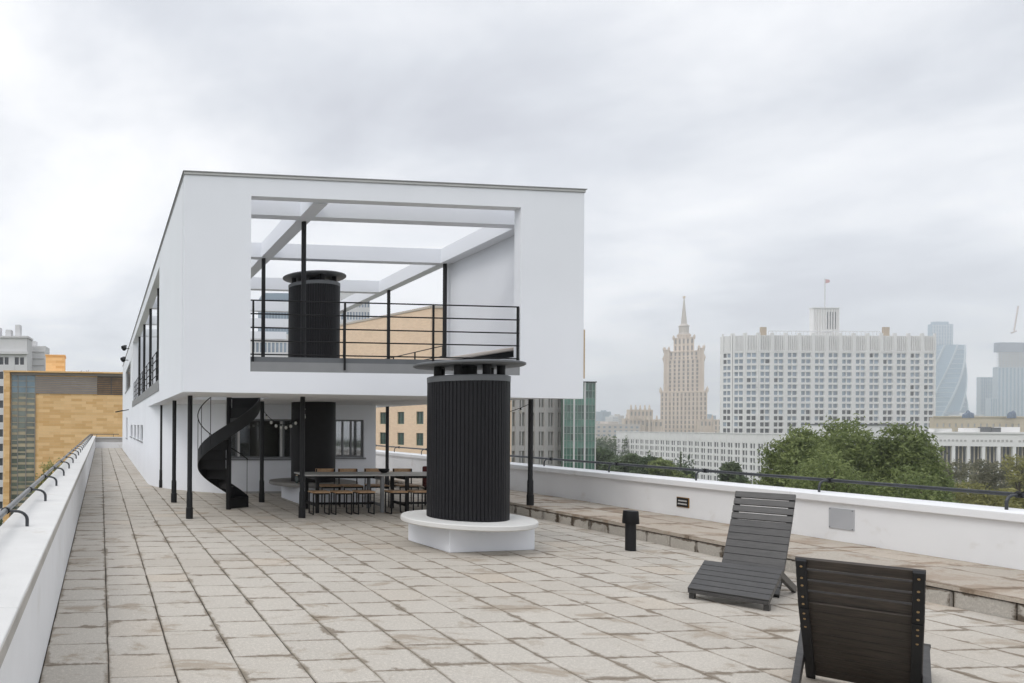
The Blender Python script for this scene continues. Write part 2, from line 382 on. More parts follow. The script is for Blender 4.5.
# ------------------------------------------------------------------ the ground and air
g = MB(); gx = list(range(-1200, 3601, 120)); gy = list(range(-600, 3601, 120))
def gz(x, y):
    d = math.hypot(x, y); return -20 - 10*min(1, max(0, (d-140)/220.0))
near = [(-1200, 3600)]
NX = [-1500, -600, -300, -150, -60, 0, 60, 120, 180, 240, 300, 400, 600, 1000, 1800, 3400, 6500]
for i in range(len(NX)-1):
    for j in range(len(NX)-1):
        x0, x1, y0, y1 = NX[i], NX[i+1], NX[j], NX[j+1]
        g.add([(x0, y0, gz(x0, y0)), (x1, y0, gz(x1, y0)), (x1, y1, gz(x1, y1)), (x0, y1, gz(x0, y1))], [(0, 1, 2, 3)])
tag(obj('ground', g, 'ground'), kind='structure')
hz = MB().box(-1300, 3300, -300, 3300, -32, 372)
hm = bpy.data.materials.new('haze'); hm.use_nodes = True; ht = hm.node_tree; ht.nodes.clear()
ho = ht.nodes.new('ShaderNodeOutputMaterial'); hp = ht.nodes.new('ShaderNodeVolumePrincipled')
hp.inputs['Color'].default_value = (.97, .985, 1, 1); hp.inputs['Density'].default_value = .00034; hp.inputs['Anisotropy'].default_value = .72
ht.links.new(hp.outputs[0], ho.inputs['Volume'])
tag(obj('haze', hz, hm), kind='stuff')

# ------------------------------------------------------------------ the roof terrace
tag(obj('terrace_base', MB().box(-.78, 10.2, -4, 51.6, -24, -.02), 'conc'), kind='structure')
tag(obj('joint_bed', MB().box(-.42, 8.16, -3.9, 51.2, -.019, -.009), 'joint_dirt'), kind='structure')
fl = MB(); fl.uv = []; fl.tone = []
def slab(mb, x0, x1, y0, y1, z1, dz, tone, skew=0.003):
    j = lambda: random.uniform(-skew, skew)
    a = [(x0+j(), y0+j()), (x1+j(), y0+j()), (x1+j(), y1+j()), (x0+j(), y1+j())]; tz = [z1+random.uniform(-.0015, .0015) for _ in a]
    b = .005
    ins = [(a[0][0]+b, a[0][1]+b), (a[1][0]-b, a[1][1]+b), (a[2][0]-b, a[2][1]-b), (a[3][0]+b, a[3][1]-b)]
    v = [(x, y, dz) for x, y in a]+[(x, y, z-.005) for (x, y), z in zip(a, tz)]+[(x, y, z) for (x, y), z in zip(ins, tz)]
    f = [(8, 9, 10, 11)]+[(i, (i+1) % 4, 4+(i+1) % 4, 4+i) for i in range(4)]+[(4+i, 4+(i+1) % 4, 8+(i+1) % 4, 8+i) for i in range(4)]
    mb.add(v, f); mb.uv += [(0.02, 0.02), (.98, 0.02), (.98, .98), (0.02, .98)]+[(.02, .3), (.98, .3), (.98, .99), (.02, .99)]*4+[(0.0, 0.0), (0.02, 0.0), (0.02, 0.02), (0.0, 0.02)]*4
    mb.tone += [tone]*9
TS = .4555
cols = [-.395]+[.062+TS*k for k in range(18)]
COLEND = 8.14
for ci, x0 in enumerate(cols):
    x1 = cols[ci+1] if ci+1 < len(cols) else COLEND
    off = random.choice((0, 0, 0, .02, -.03, .12)); y = -3.85+.0+off
    k = 0
    while y < 51.1:
        L = TS if random.random() < .93 else TS*random.choice((.82, 1.15))
        gap = .0035 + (.003 if random.random() < .3 else 0)
        gx_ = random.choice((.003, .004, .005, .006))
        slab(fl, x0+gx_, x1-gx_, y+gap, min(y+L, 51.15)-gap, .0, -.03, min(1, max(0, random.gauss(.5, .2))) if random.random() > .025 else .985)
        y += L; k += 1
tag(obj('terrace_floor', fl, 'paving', weld=False), kind='structure')

# raised stone ledge along the right parapet
lt = thing('stone_ledge', 'long raised ledge of weathered brown stone slabs running along the right parapet', 'ledge', (8.05, 12, 0))
kb = MB(); kb.uv = []; kb.tone = []; sb = MB(); sb.uv = []; sb.tone = []
y = -3.8
while y < 51:
    L = random.uniform(.39, .48); z = .185+random.uniform(-.006, .006); ox = random.uniform(-.01, .01)
    slab(kb, 8.125+ox, 8.40, y+.013, min(y+L, 51.1)-.013, .150+random.uniform(-.005, .005), -.03, random.random()*.85, .010); y += L
y = -3.8
while y < 51:
    L = random.uniform(.9, 1.2); z = .19+random.uniform(-.004, .004)
    slab(sb, 8.115+random.uniform(-.012, .012), 9.07, y+.005, min(y+L, 51.1)-.005, z+.015, .161, random.random(), .008)
    slab(sb, 9.078, 9.76, y+.005, min(y+L, 51.1)-.005, z+.016, .0, random.random(), .004); y += L
obj('kerb_stones', kb, 'kerb_stone', lt, weld=False); obj('ledge_slabs', sb, 'ledge_stone', lt, weld=False)
obj('ledge_bed', MB().box(8.155, 9.76, -3.8, 51.1, -.008, .18), 'joint_dirt', lt)

# parapets
def parapet(label, loc, wall, cop, m='plaster_worn'):
    t = thing('parapet_wall', label, 'wall', loc)
    obj('wall', MB().box(*wall), m, t); return t
pl = parapet('low white parapet wall with a wide flat coping along the left edge of the terrace', (-.6, 20, 0), (-.74, -.40, -4, 51, -.02, .815), None)
c = MB(); y = -4
while y < 51: c.box(-.80, -.362, y+.0015, min(y+2.4, 51)-.0015, .818, .88); y += 2.4
obj('coping', c, 'coping_white', pl, bevel=.008)
obj('coping_edge', MB().box(-.3615, -.358, -4, 51, .812, .874), 'edge_conc', pl)
pr = parapet('long white parapet wall behind the stone ledge on the right', (9.9, 20, 0), (9.75, 10.22, -4, 51, -.02, .715), None)
c = MB(); y = -4.6
while y < 51: c.box(9.695, 10.30, max(-4, y)+.0015, min(y+2.7, 51)-.0015, .718, .815); y += 2.7
obj('coping', c, 'plaster_worn', pr, bevel=.010)
pe = parapet('short white parapet closing the narrow walkway at its far end', (.5, 51.2, 0), (-.74, 10.22, 51.003, 51.35, -.02, .42), None)
obj('upper_band', MB().box(-.74, 10.22, 51.06, 51.33, .423, .73), 'conc', pe)
obj('coping', MB().box(-.78, 10.26, 51.003, 51.39, .733, .80), 'coping_white', pe)

# hooked pipe railings on the parapets
def bracket_mb(s):       # s=+1: foot stands on the +x side of the pipe
    b = MB(); pts = [(s*.17, 0, 0), (s*.17, 0, .07)]
    for k in range(7):
        a = math.pi/2*k/6; pts.append((s*(.17-.09*(1-math.cos(a))), 0, .07+.09*math.sin(a)))
    pts += [(s*.05, 0, .163), (0, 0, .158)]
    return b.tube(pts, .0145, 8)
def clamp_mb():
    b = MB(); return b.tube([(0, -.028, .165), (0, .028, .165)], .036, 12)
def railing(label, X, zc, s, y0, y1, step, first, k_=1.0):
    t = thing('pipe_railing', label, 'railing', (X, first, zc))
    obj('rail', MB().tube([(X, y0+(y1-y0)*k/12, zc+.165*k_) for k in range(13)], .024, 10), 'rail_steel' if s > 0 else 'rail_paint', t, smooth=True)
    y = first
    ORG['tmp'] = (0, 0, 0)
    b0 = c0 = None
    while y < y1-.2:
        if b0 is None:
            bb = bracket_mb(s); b0 = obj('bracket', bb, 'rail_paint', None, smooth=True); b0.parent = t
            cc = clamp_mb(); c0 = obj('clamp', cc, 'black_steel', None, smooth=True); c0.parent = b0
            b0.location = (0, 0, 0); b0.scale.z = k_
        else:
            b1 = b0.copy(); S.collection.objects.link(b1); b1.location = (0, y-first, 0)
            c1 = c0.copy(); S.collection.objects.link(c1); c1.parent = b1
        y += step
    return t
railing('dark pipe railing on hooked brackets along the left parapet', -.755, .88, 1, 1.0, 51.2, 1.86, 2.0, .76)
railing('dark pipe railing on hooked brackets along the right parapet', 10.17, .815, -1, 1.0, 51.2, 2.04, .60)
t = thing('pipe_railing', 'thin dark rail across the far end parapet of the walkway', 'railing', (.3, 51.2, .8))
obj('rail', MB().tube([(-.7, 51.2, 1.0), (1.3, 51.2, 1.0)], .024), 'rail_paint', t)
for x in (-.3, .9): obj('bracket', MB().tube([(x, 51.2, .8), (x, 51.2, 1.0)], .015), 'rail_paint', t)

# wall plates on the right parapet
t = thing('wall_plaque', 'small black plaque with amber edge and two pale lines on the right parapet', 'plaque', (9.74, 10.78, .45))
obj('amber_border', MB().box(9.737, 9.748, 10.655, 10.905, .367, .533), 'amber', t)
obj('plate', MB().box(9.731, 9.738, 10.664, 10.896, .376, .524), 'sign_black', t)
for k, z in enumerate((.475, .422)):
    q = MB(); x = 10.69
    while x < 10.865: w = random.choice((.012, .016, .009)); q.box(9.7285, 9.7312, x, x+w, z-.011, z+.011); x += w+.006
    obj('lettering', q, 'white_frame', t)
t = thing('hatch_cover', 'square light grey access panel set in the right parapet', 'panel', (9.74, 8.24, .51))
obj('cover', MB().box(9.735, 9.752, 8.085, 8.40, .375, .645), 'panel_grey', t, bevel=.003)
q = MB()
for a in (8.10, 8.385):
    for z in (.39, .63): q.box(9.731, 9.736, a-.006, a+.006, z-.006, z+.006)
obj('screw', q, 'band_grey', t)

# ------------------------------------------------------------------ the penthouse
PH = thing('penthouse_building', 'white penthouse with an open framed upper terrace standing on thin black posts', 'building', (1.33, 11.15, 0))
XL, XR, Y0, ZS, ZT = 1.31, 8.20, 11.15, 2.235, 5.762
obj('front_wall', MB().panel('y', Y0, Y0+.19, XL, XR, ZS, ZT, [(2.4, 7.05, 2.575, 5.42)]), 'plaster', PH)
for v in bpy.data.objects['front_wall'].data.vertices:
    if abs(v.co.z-ZS) < 1e-3: v.co.z -= .045*(v.co.x+1.33-XL)/(XR-XL)
obj('left_wall', MB().panel('x', XL, XL+.22, Y0+.25, 49, ZS, ZT, [(16.3, 31.6, 2.66, 5.40), (34.4, 42.5, 3.62, 4.85)]), 'plaster', PH)
obj('left_wall', MB().panel('x', XL, XL+.22, 20.38, 49, -.01, ZS, [(23.0, 24.6, 1.15, 1.69), (25.4, 27.0, 1.15, 1.69), (28.2, 30.0, 1.15, 1.69), (31.6, 33.8, 1.15, 1.69), (38.4, 40.6, .95, 2.1)]), 'plaster', PH)
obj('right_wall', MB().panel('x', 7.95, XR, Y0+.25, 15.45, ZS, ZT), 'plaster', PH)
sl_ = obj('floor_slab', MB().panel('z', ZS+.003, 2.58, XL+.22, 7.95, Y0+.25, 18.6, [(1.85, 3.3, 13.25, 14.65)]), 'plaster_worn', PH)
obj('floor_slab', MB().box(XL+.22, 6.95, 18.6, 32.0, ZS+.003, 2.58), 'plaster_worn', PH)
obj('deck_surface', MB().box(XL+.23, 7.94, Y0+.27, 13.24, 2.583, 2.60).box(3.31, 7.94, 13.24, 14.66, 2.583, 2.60).box(XL+.23, 7.94, 14.66, 18.6, 2.583, 2.60).box(XL+.23, 6.94, 18.6, 31.89, 2.583, 2.60), 'deck_grey', PH)
obj('edge_beam', MB().box(7.7, 7.95, 18.6, 22.2, ZS+.003, 2.58), 'plaster_worn', PH)
obj('roof_coping', MB().box(XL-.03, XR+.03, Y0-.035, Y0+.3, ZT, ZT+.013).box(XL-.03, XL+.28, Y0+.3, 49.1, ZT, ZT+.013).box(7.93, XR+.03, Y0+.3, 15.5, ZT, ZT+.013), 'coping_metal', PH)
obj('coping_strip', MB().box(XL-.012, XR+.012, Y0-.018, Y0-.002, ZT-.036, ZT-.002), 'white_frame', PH)
obj('drip_edge', MB().box(XL-.012, XR+.012, Y0-.012, Y0-.001, ZT-.046, ZT-.037).box(XL-.012, XL-.001, Y0-.012, 49, ZT-.045, ZT-.012), 'coping_metal', PH)
# roof beams
for yb in (12.25, 15.3, 18.85, 22.4, 26.0, 29.6):
    obj('beam', MB().box(XL+.22, 7.95 if yb < 15 else 7.92, yb-.12, yb+.12, 5.423, 5.74), 'plaster', PH)
ys = [Y0+.25, 12.13, 12.37, 15.18, 15.42, 18.73, 18.97, 22.28, 22.52, 25.88, 26.12, 29.48, 29.72, 31.9]
for k in range(0, len(ys), 2):
    obj('beam', MB().box(3.50, 3.76, ys[k], ys[k+1], 5.42, 5.738), 'plaster', PH)
    if 12 < ys[k] < 22: obj('beam', MB().box(7.66, 7.92 if ys[k] > 15 else 7.949, ys[k], ys[k+1], 5.42, 5.738), 'plaster', PH)
    if ys[k] < 12: obj('beam', MB().box(7.66, 7.949, ys[k], ys[k+1], 5.42, 5.738), 'plaster', PH)
# rear rooms
obj('rear_wall', MB().box(XL+.22, 5.4, 31.9, 32.15, 2.58, 5.72), 'plaster', PH)
obj('rear_wall', MB().box(5.15, 5.4, 32.15, 49, 2.58, 5.72).box(XL+.22, 5.4, 48.8, 49, 0, 5.72), 'plaster', PH)
obj('rear_roof', MB().box(XL+.22, 5.4, 32.15, 48.8, 5.60, 5.70), 'roof_dark', PH)
# lower enclosure: curved corner and window wall
arc = [(1.31, 20.38), (1.33, 19.9), (1.42, 19.4), (1.58, 18.95), (1.80, 18.55), (2.06, 18.2), (2.36, 17.86), (2.66, 17.55), (2.9, 17.34), (3.08, 17.2)]
inn = [(x+.2, y+.14) for x, y in arc]
obj('curved_wall', MB().prism(arc+inn[::-1], -.01, ZS), 'plaster', PH, smooth=True)
WA, WB = (3.14, 4.80, .87, 1.86), (5.90, 6.66, .90, 1.86)
obj('window_wall', MB().panel('y', 17.2, 17.42, 3.08, 6.97, -.01, ZS, [WA, WB]), 'plaster', PH)
obj('lower_side_wall', MB().box(6.75, 6.97, 17.42, 49, -.01, ZS), 'plaster', PH)
obj('skirting', MB().box(3.1, 6.96, 17.185, 17.198, 0, .05), 'conc', PH)
def window(parent, ax, plane, u0, u1, z0, z1, mull, fm='frame_grey', fw=.045, curtain=True, inner='white_frame'):
    def B(m, a0, a1, b0, b1, c0, c1):
        return m.box(a0, a1, b0, b1, c0, c1) if ax == 'y' else m.box(b0, b1, a0, a1, c0, c1)
    w = B(MB(), u0, u1, plane+.06, plane+.12, z0, z0+fw); B(w, u0, u1, plane+.06, plane+.12, z1-fw, z1)
    B(w, u0, u0+fw, plane+.06, plane+.12, z0+fw, z1-fw); B(w, u1-fw, u1, plane+.06, plane+.12, z0+fw, z1-fw)
    for m in mull: B(w, m-fw*.45, m+fw*.45, plane+.058, plane+.12, z0+fw, z1-fw)
    f = obj('window', w, fm, parent)
    e = [u0]+list(mull)+[u1]
    for a, b in zip(e[:-1], e[1:]):
        obj('pane', B(MB(), a+fw*.5, b-fw*.5, plane+.085, plane+.095, z0+fw, z1-fw), 'window_glass' if ax == 'y' else 'dark_glass', f)
    return f, B
f, B = window(PH, 'y', 17.2, *WA, [3.38, 4.05, 4.58])
for x0, x1 in ((3.40, 3.46), (4.49, 4.55)): obj('sash', MB().box(x0, x1, 17.262, 17.283, .92, 1.81), 'white_frame', f)
obj('curtain', MB().box(3.5, 3.72, 17.36, 17.38, .9, 1.25).box(3.2, 3.36, 17.36, 17.38, .9, 1.82).box(4.62, 4.76, 17.36, 17.38, .9, 1.82), 'curtain', f)
obj('blind', MB().box(3.75, 4.48, 17.41, 17.43, .88, 1.85), 'blind', f)
obj('sill', MB().box(3.10, 4.84, 17.15, 17.25, .83, .868), 'frame_grey', f)
f, B = window(PH, 'y', 17.2, *WB, [6.12, 6.34])
q = MB(); x = 5.98
while x < 6.6: q.box(x, x+.05, 17.36, 17.38, .93, 1.82); x += random.choice((.06, .09, .13))
obj('curtain', q, 'curtain', f); obj('sill', MB().box(5.86, 6.70, 17.15, 17.25, .86, .898), 'frame_grey', f)
for y0, y1, z0, z1, mu in ((23.0, 24.6, 1.15, 1.69, [23.8]), (25.4, 27.0, 1.15, 1.69, [26.2]), (28.2, 30.0, 1.15, 1.69, [29.1]), (31.6, 33.8, 1.15, 1.69, [32.7]), (38.4, 40.6, .95, 2.1, [39.5]), (34.4, 42.5, 3.62, 4.85, [36.4, 38.4, 40.5])):
    f, B = window(PH, 'x', XL, y0, y1, z0, z1, mu, fw=.08)
    obj('sill', MB().box(XL-.04, XL+.05, y0-.05, y1+.05, z0-.04, z0-.003), 'sill_grey', f)
# sills of the two big openings
obj('front_sill', MB().box(2.40, 7.05, Y0+.012, Y0+.22, 2.577, 2.735), 'sill_grey', PH)
obj('front_sill', MB().box(2.40, 7.05, Y0+.05, Y0+.26, 2.737, 2.82), 'band_grey', PH)
obj('left_sill', MB().box(XL-.015, XL+.25, 16.3, 31.6, 2.66, 2.75).box(XL-.02, XL-.002, 16.2, 31.7, 2.50, 2.66), 'sill_grey', PH)
obj('side_panel', MB().box(XR+.002, XR+.25, 11.45, 11.50, 2.56, 3.42), 'cream_metal', PH)
# posts
def low_post(x, y, z0=0.0):
    obj('post', MB().lathe((x, y), [(.066, z0), (.066, z0+.20), (.057, z0+.21), (.055, z0+.46), (.045, z0+.50), (.045, ZS)], 16), 'black_paint', PH, smooth=True)
for x, y, z in ((1.60, 12.62, 0), (1.58, 15.28, 0), (1.60, 18.92, 0), (3.70, 12.6, 0), (3.55, 15.22, 0), (7.74, 18.3, .0), (7.80, 15.25, 0), (8.20, 12.62, .20)): low_post(x, y, z)
for x, y in ((3.66, 12.45), (3.58, 15.3), (3.60, 18.85), (7.80, 15.25), (7.80, 18.4), (7.80, 21.9), (1.50, 18.95), (1.50, 22.3), (1.50, 25.8), (1.50, 29.4)):
    obj('post', MB().lathe((x, y), [(.045, 2.58), (.045, 5.42)], 14), 'black_paint', PH, smooth=True)
# upper railings
def rails(name, pts_posts, lines, zb, r=.012, pr=.014):
    q = MB()
    for a, b, z in lines: q.tube([(a[0], a[1], z), (b[0], b[1], z)], r, 6)
    rr = obj(name, q, 'black_steel', PH, smooth=True)
    for (x, y, z0, z1) in pts_posts: obj('baluster', MB().box(x-pr, x+pr, y-pr, y+pr, z0, z1), 'black_steel', rr)
a, b = (2.40, Y0+.045), (7.05, Y0+.045)
rails('front_railing', [(2.45, Y0+.03, 2.60, 3.74), (3.98, Y0+.0, 2.62, 3.74), (5.52, Y0+.03, 2.60, 3.74), (7.02, Y0+.03, 2.60, 3.74)],
      [(a, b, 3.74), (a, b, 3.52), (a, b, 3.295), (a, b, 3.08), (a, b, 2.86)], 2.6)
a, b = (7.86, 15.4), (7.86, 22.0)
rails('side_railing', [(7.86, yy, 2.58, 3.57) for yy in (15.45, 16.9, 18.2, 19.9, 21.9)], [(a, b, 3.57), (a, b, 3.33), (a, b, 3.09), (a, b, 2.85)], 2.58)
a, b = (XL+.05, 16.35), (XL+.05, 31.5)
rails('left_railing', [(XL+.05, 16.4+k*1.35, 2.72, 3.55) for k in range(12)], [(a, b, 3.55), (a, b, 3.35), (a, b, 3.15), (a, b, 2.95)], 2.7)

# ------------------------------------------------------------------ spiral staircase
SC = (2.57, 13.95)
ST = thing('spiral_staircase', 'black steel spiral staircase winding up from the terrace to the upper deck', 'staircase', (SC[0], SC[1], 0))
obj('centre_pole', MB().lathe(SC, [(.052, 0), (.052, 2.62)], 16), 'black_steel', ST, smooth=True)
zst = lambda deg: 1.08+(deg-180)*.0068
def helix(r0, r1, d0, d1, zlo, zhi, step=6):
    m = MB(); ds = [d0+(d1-d0)*k/int((d1-d0)/step) for k in range(int((d1-d0)/step)+1)]
    vs = []; fs = []
    for d in ds:
        c_, s_ = math.cos(R(d)), math.sin(R(d)); z = zst(d)
        vs += [(SC[0]+r*c_, SC[1]+r*s_, max(0.0, z+dz)) for r, dz in ((r0, zlo), (r1, zlo), (r1, zhi), (r0, zhi))]
    for k in range(len(ds)-1):
        for i in range(4): fs.append((k*4+i, k*4+(i+1) % 4, k*4+4+(i+1) % 4, k*4+4+i))
    fs += [(0, 1, 2, 3), tuple(len(vs)-4+i for i in (3, 2, 1, 0))]
    return m.add(vs, fs)
obj('outer_stringer', helix(.615, .630, 38, 368, -.155, .115), 'black_paint', ST, smooth=True)
for k in range(11):
    d0, d1 = 38+k*30, 38+(k+1)*30; z = zst(d0)+.10
    pts = [(SC[0]+.05*math.cos(R(d0)), SC[1]+.05*math.sin(R(d0)))]+[(SC[0]+.612*math.cos(R(d0+(d1-d0)*j/4)), SC[1]+.612*math.sin(R(d0+(d1-d0)*j/4))) for j in range(5)]+[(SC[0]+.05*math.cos(R(d1)), SC[1]+.05*math.sin(R(d1)))]
    m = MB().prism(pts, z-.03, z)
    a0 = (math.cos(R(d0+.8)), math.sin(R(d0+.8)))
    m.beam((SC[0]+.06*a0[0], SC[1]+.06*a0[1], z-.115), (SC[0]+.62*a0[0], SC[1]+.62*a0[1], z-.12), .012, .18)
    obj('tread', m, 'black_steel', ST)
def hpt(d, r, dz): return (SC[0]+r*math.cos(R(d)), SC[1]+r*math.sin(R(d)), zst(d)+dz)
obj('handrail', MB().tube([hpt(d, .63, .86) for d in range(40, 230, 6)], .011, 6), 'black_steel', ST, smooth=True)
for d in (42, 75, 120, 165, 200, 225):
    obj('baluster', MB().tube([hpt(d, .63, -.1), hpt(d, .63, .86)], .007, 6), 'black_steel', ST)

# ------------------------------------------------------------------ slatted ventilation chimneys with ring benches
def chimney(c, rc, r2, ztop, zseat, rd, blk, label, cap_r):
    t = thing('ventilation_chimney', label, 'chimney', (c[0], c[1], 0), 'slatted chimneys with ring benches')
    obj('bench_base', MB().prism(blk, 0, zseat-.075), 'plaster', t, bevel=.012)
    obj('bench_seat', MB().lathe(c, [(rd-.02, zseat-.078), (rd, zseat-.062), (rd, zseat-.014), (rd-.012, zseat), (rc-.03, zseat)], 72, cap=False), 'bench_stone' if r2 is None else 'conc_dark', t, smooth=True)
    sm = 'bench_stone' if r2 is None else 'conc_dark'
    zones = [(zseat, ztop, rc)] if r2 is None else [(zseat, ZS+.003, r2), (2.58, ztop, rc)]
    for z0, z1, r in zones:
        obj('core', MB().lathe(c, [(r-(.02 if r != r2 else 0), z0-.05), (r-(.02 if r != r2 else 0), z1)], 48), 'black_steel', t, smooth=True)
        if r == r2: continue
        n = 66; m = MB()
        for k in range(n):
            a = 2*math.pi*k/n; w = 2*math.pi*r/n*.86/2; ca, sa = math.cos(a), math.sin(a)
            rr = r+random.uniform(-.002, .002)
            P_ = lambda u, d: (c[0]+ca*(rr+d)-sa*u, c[1]+sa*(rr+d)+ca*u)
            m.prism([P_(-w, -.022), P_(w, -.022), P_(w, -.004), P_(w*.8, 0), P_(-w*.8, 0), P_(-w, -.004)][::1], z0+.001, z1)
        obj('slat_cladding', m, 'cladding', t)
    r = rc
    obj('collar', MB().lathe(c, [(r-.03, ztop), (r+.004, ztop), (r+.006, ztop+.075), (r-.02, ztop+.085), (r-.30, ztop+.080)], 64), 'band_grey', t, smooth=True)
    for k in range(7):
        a = 2*math.pi*(k+.35)/7; x, y = c[0]+(r-.12)*math.cos(a), c[1]+(r-.12)*math.sin(a)
        obj('cap_support', MB().lathe((x, y), [(.055, ztop+.086), (.055, ztop+.225)], 10), 'black_steel', t)
    z = ztop+.225
    obj('inner_flue', MB().lathe(c, [(r*.22, ztop-.02), (r*.22, ztop+.225)], 32), 'black_steel', t, smooth=True)
    obj('rain_cap', MB().lathe(c, [(r*.4, z), (cap_r-.02, z), (cap_r, z+.012), (cap_r, z+.032), (cap_r-.03, z+.042), (.05, z+.095)], 64), 'band_grey', t, smooth=True)
    return t
chimney((5.17, 9.42), .545, None, 2.325, .42, .90, [(4.67, 8.96), (5.98, 9.09), (5.88, 10.12), (4.56, 10.0)], 'black slatted ventilation chimney rising from a round white bench in the open terrace', .74)
chimney((4.835, 15.6), .58, .50, 4.85, .44, 1.0, [(4.28, 14.78), (5.85, 14.85), (5.80, 16.3), (4.25, 16.2)], 'taller black slatted chimney passing up through the penthouse deck behind the staircase', .715)

# ------------------------------------------------------------------ tables, stools and chairs under the deck
def table(x0, x1, label):
    t = thing('dining_table', label, 'table', ((x0+x1)/2, 13.62, 0), 'long outdoor tables under the deck')
    obj('tabletop', MB().box(x0, x1, 13.2, 14.05, .722, .75), 'table_grey', t, bevel=.004)
    for x in (x0+.25, x1-.25):
        l = obj('leg', MB().box(x-.03, x+.03, 13.24, 13.30, 0, .714).box(x-.03, x+.03, 13.95, 14.01, 0, .714).box(x-.025, x+.025, 13.30, 13.95, .64, .70).box(x-.025, x+.025, 13.30, 13.95, .12, .17), 'frame_grey' if x > 5.3 and x < 5.6 else 'black_steel', t)
    obj('stretcher', MB().box(x0+.28, x1-.28, 13.60, 13.64, .125, .165).box(x0+.28, x1-.28, 13.59, 13.65, .65, .70), 'black_steel', t)
table(3.95, 5.765, 'left one of two long grey tables, set beside the spiral staircase')
table(5.775, 7.6, 'right one of two long grey tables, partly behind the black slatted chimney')
def stool(x, y, label):
    t = thing('stool', label, 'stool', (x, y, 0), 'low stools in front of the tables'); return t
proto = stool(4.2, 13.12, 'first stool from the left in the front row, nearest the black post')
def S_(m): return m
o = (4.19, 13.12)
obj('seat', MB().box(o[0]-.178, o[0]+.178, o[1]-.15, o[1]+.15, .415, .445), 'tan_wood', proto, bevel=.005)
for s in (-1, 1):
    x = o[0]+s*.155
    obj('leg', MB().box(x-.01, x+.01, o[1]-.145, o[1]-.125, 0.02, .413).box(x-.01, x+.01, o[1]+.125, o[1]+.145, .02, .413).box(x-.01, x+.01, o[1]-.145, o[1]+.145, 0, .02), 'black_steel', proto)
obj('seat_frame', MB().box(o[0]-.145, o[0]+.145, o[1]-.14, o[1]-.12, .39, .413).box(o[0]-.145, o[0]+.145, o[1]+.12, o[1]+.14, .39, .413), 'black_steel', proto)
for x, lb in ((4.635, 'second stool from the left in the front row of stools'), (5.09, 'middle stool in the front row, left of the pale table leg'), (5.75, 'fourth stool from the left, right of the pale table leg'), (6.20, 'stool half hidden by the near black slatted chimney')):
    c_ = copy_tree(proto); c_.location = (x, 13.12+random.uniform(-.03, .03), 0); c_.rotation_euler.z = random.uniform(-.09, .09); c_['label'] = lb
o = (4.78, 14.35)
proto = thing('chair', 'leftmost wooden backed chair on the far side of the tables', 'chair', (o[0], o[1], 0), 'wooden chairs on the far side of the tables')
obj('seat', MB().box(o[0]-.21, o[0]+.21, o[1]-.20, o[1]+.20, .43, .455), 'tan_wood', proto, bevel=.005)
obj('backrest', MB().box(o[0]-.21, o[0]+.21, o[1]+.215, o[1]+.235, .655, .785), 'tan_wood', proto, bevel=.005)
for s in (-1, 1):
    x = o[0]+s*.195
    obj('leg', MB().box(x-.01, x+.01, o[1]-.19, o[1]-.17, 0, .428), 'black_steel', proto)
    obj('leg', MB().box(x-.01, x+.01, o[1]+.19, o[1]+.21, 0, .78), 'black_steel', proto)
obj('seat_frame', MB().box(o[0]-.185, o[0]+.185, o[1]-.19, o[1]-.17, .40, .428).box(o[0]-.185, o[0]+.185, o[1]+.19, o[1]+.21, .40, .428), 'black_steel', proto)
for x, lb in ((5.27, 'second wooden backed chair from the left beyond the tables'), (5.86, 'third wooden backed chair from the left, behind the dark bowl'), (6.50, 'wooden backed chair beyond the right table, right of the slim black post')):
    c_ = copy_tree(proto); c_.location = (x, 14.35+random.uniform(-.05, .05), 0); c_.rotation_euler.z = random.uniform(-.1, .1); c_['label'] = lb
o = (7.2, 14.2)
t = thing('armchair', 'dark red padded seat pulled up behind the right table by the chimney', 'chair', (o[0], o[1], 0))
obj('seat', MB().box(o[0]-.27, o[0]+.27, o[1]-.25, o[1]+.25, .38, .48), 'red_fabric', t, bevel=.03)
obj('backrest', MB().box(o[0]-.27, o[0]+.27, o[1]+.25, o[1]+.33, .40, .84), 'red_fabric', t, bevel=.03)
for sx in (-1, 1):
    for sy in (-1, 1): obj('leg', MB().box(o[0]+sx*.24-.015, o[0]+sx*.24+.015, o[1]+sy*.22-.015, o[1]+sy*.22+.015, 0, .38), 'black_steel', t)
tag(obj('bowl', MB().lathe((5.75, 13.75), [(.05, .751), (.10, .79), (.115, .83), (.105, .83), (.09, .795), (.03, .765)], 24), 'sign_black', None, smooth=True), 'small dark bowl sitting on the table top', 'bowl')
for x, y, h, lb in ((4.27, 14.95, .17, 'clear jar on the ring bench beside a shorter one'), (4.38, 14.86, .12, 'short glass jar on the shaded ring bench')):
    tt = thing('glass_jar', lb, 'jar', (x, y, .44), 'jars on the shaded ring bench')
    obj('jar_body', MB().lathe((x, y), [(.03, .441), (.034, .46), (.034, .44+h*.75), (.02, .44+h*.85), (.02, .44+h)], 16), 'office_glass', tt, smooth=True)
    obj('lid', MB().lathe((x, y), [(.023, .44+h), (.023, .455+h)], 16), 'cream_metal', tt)

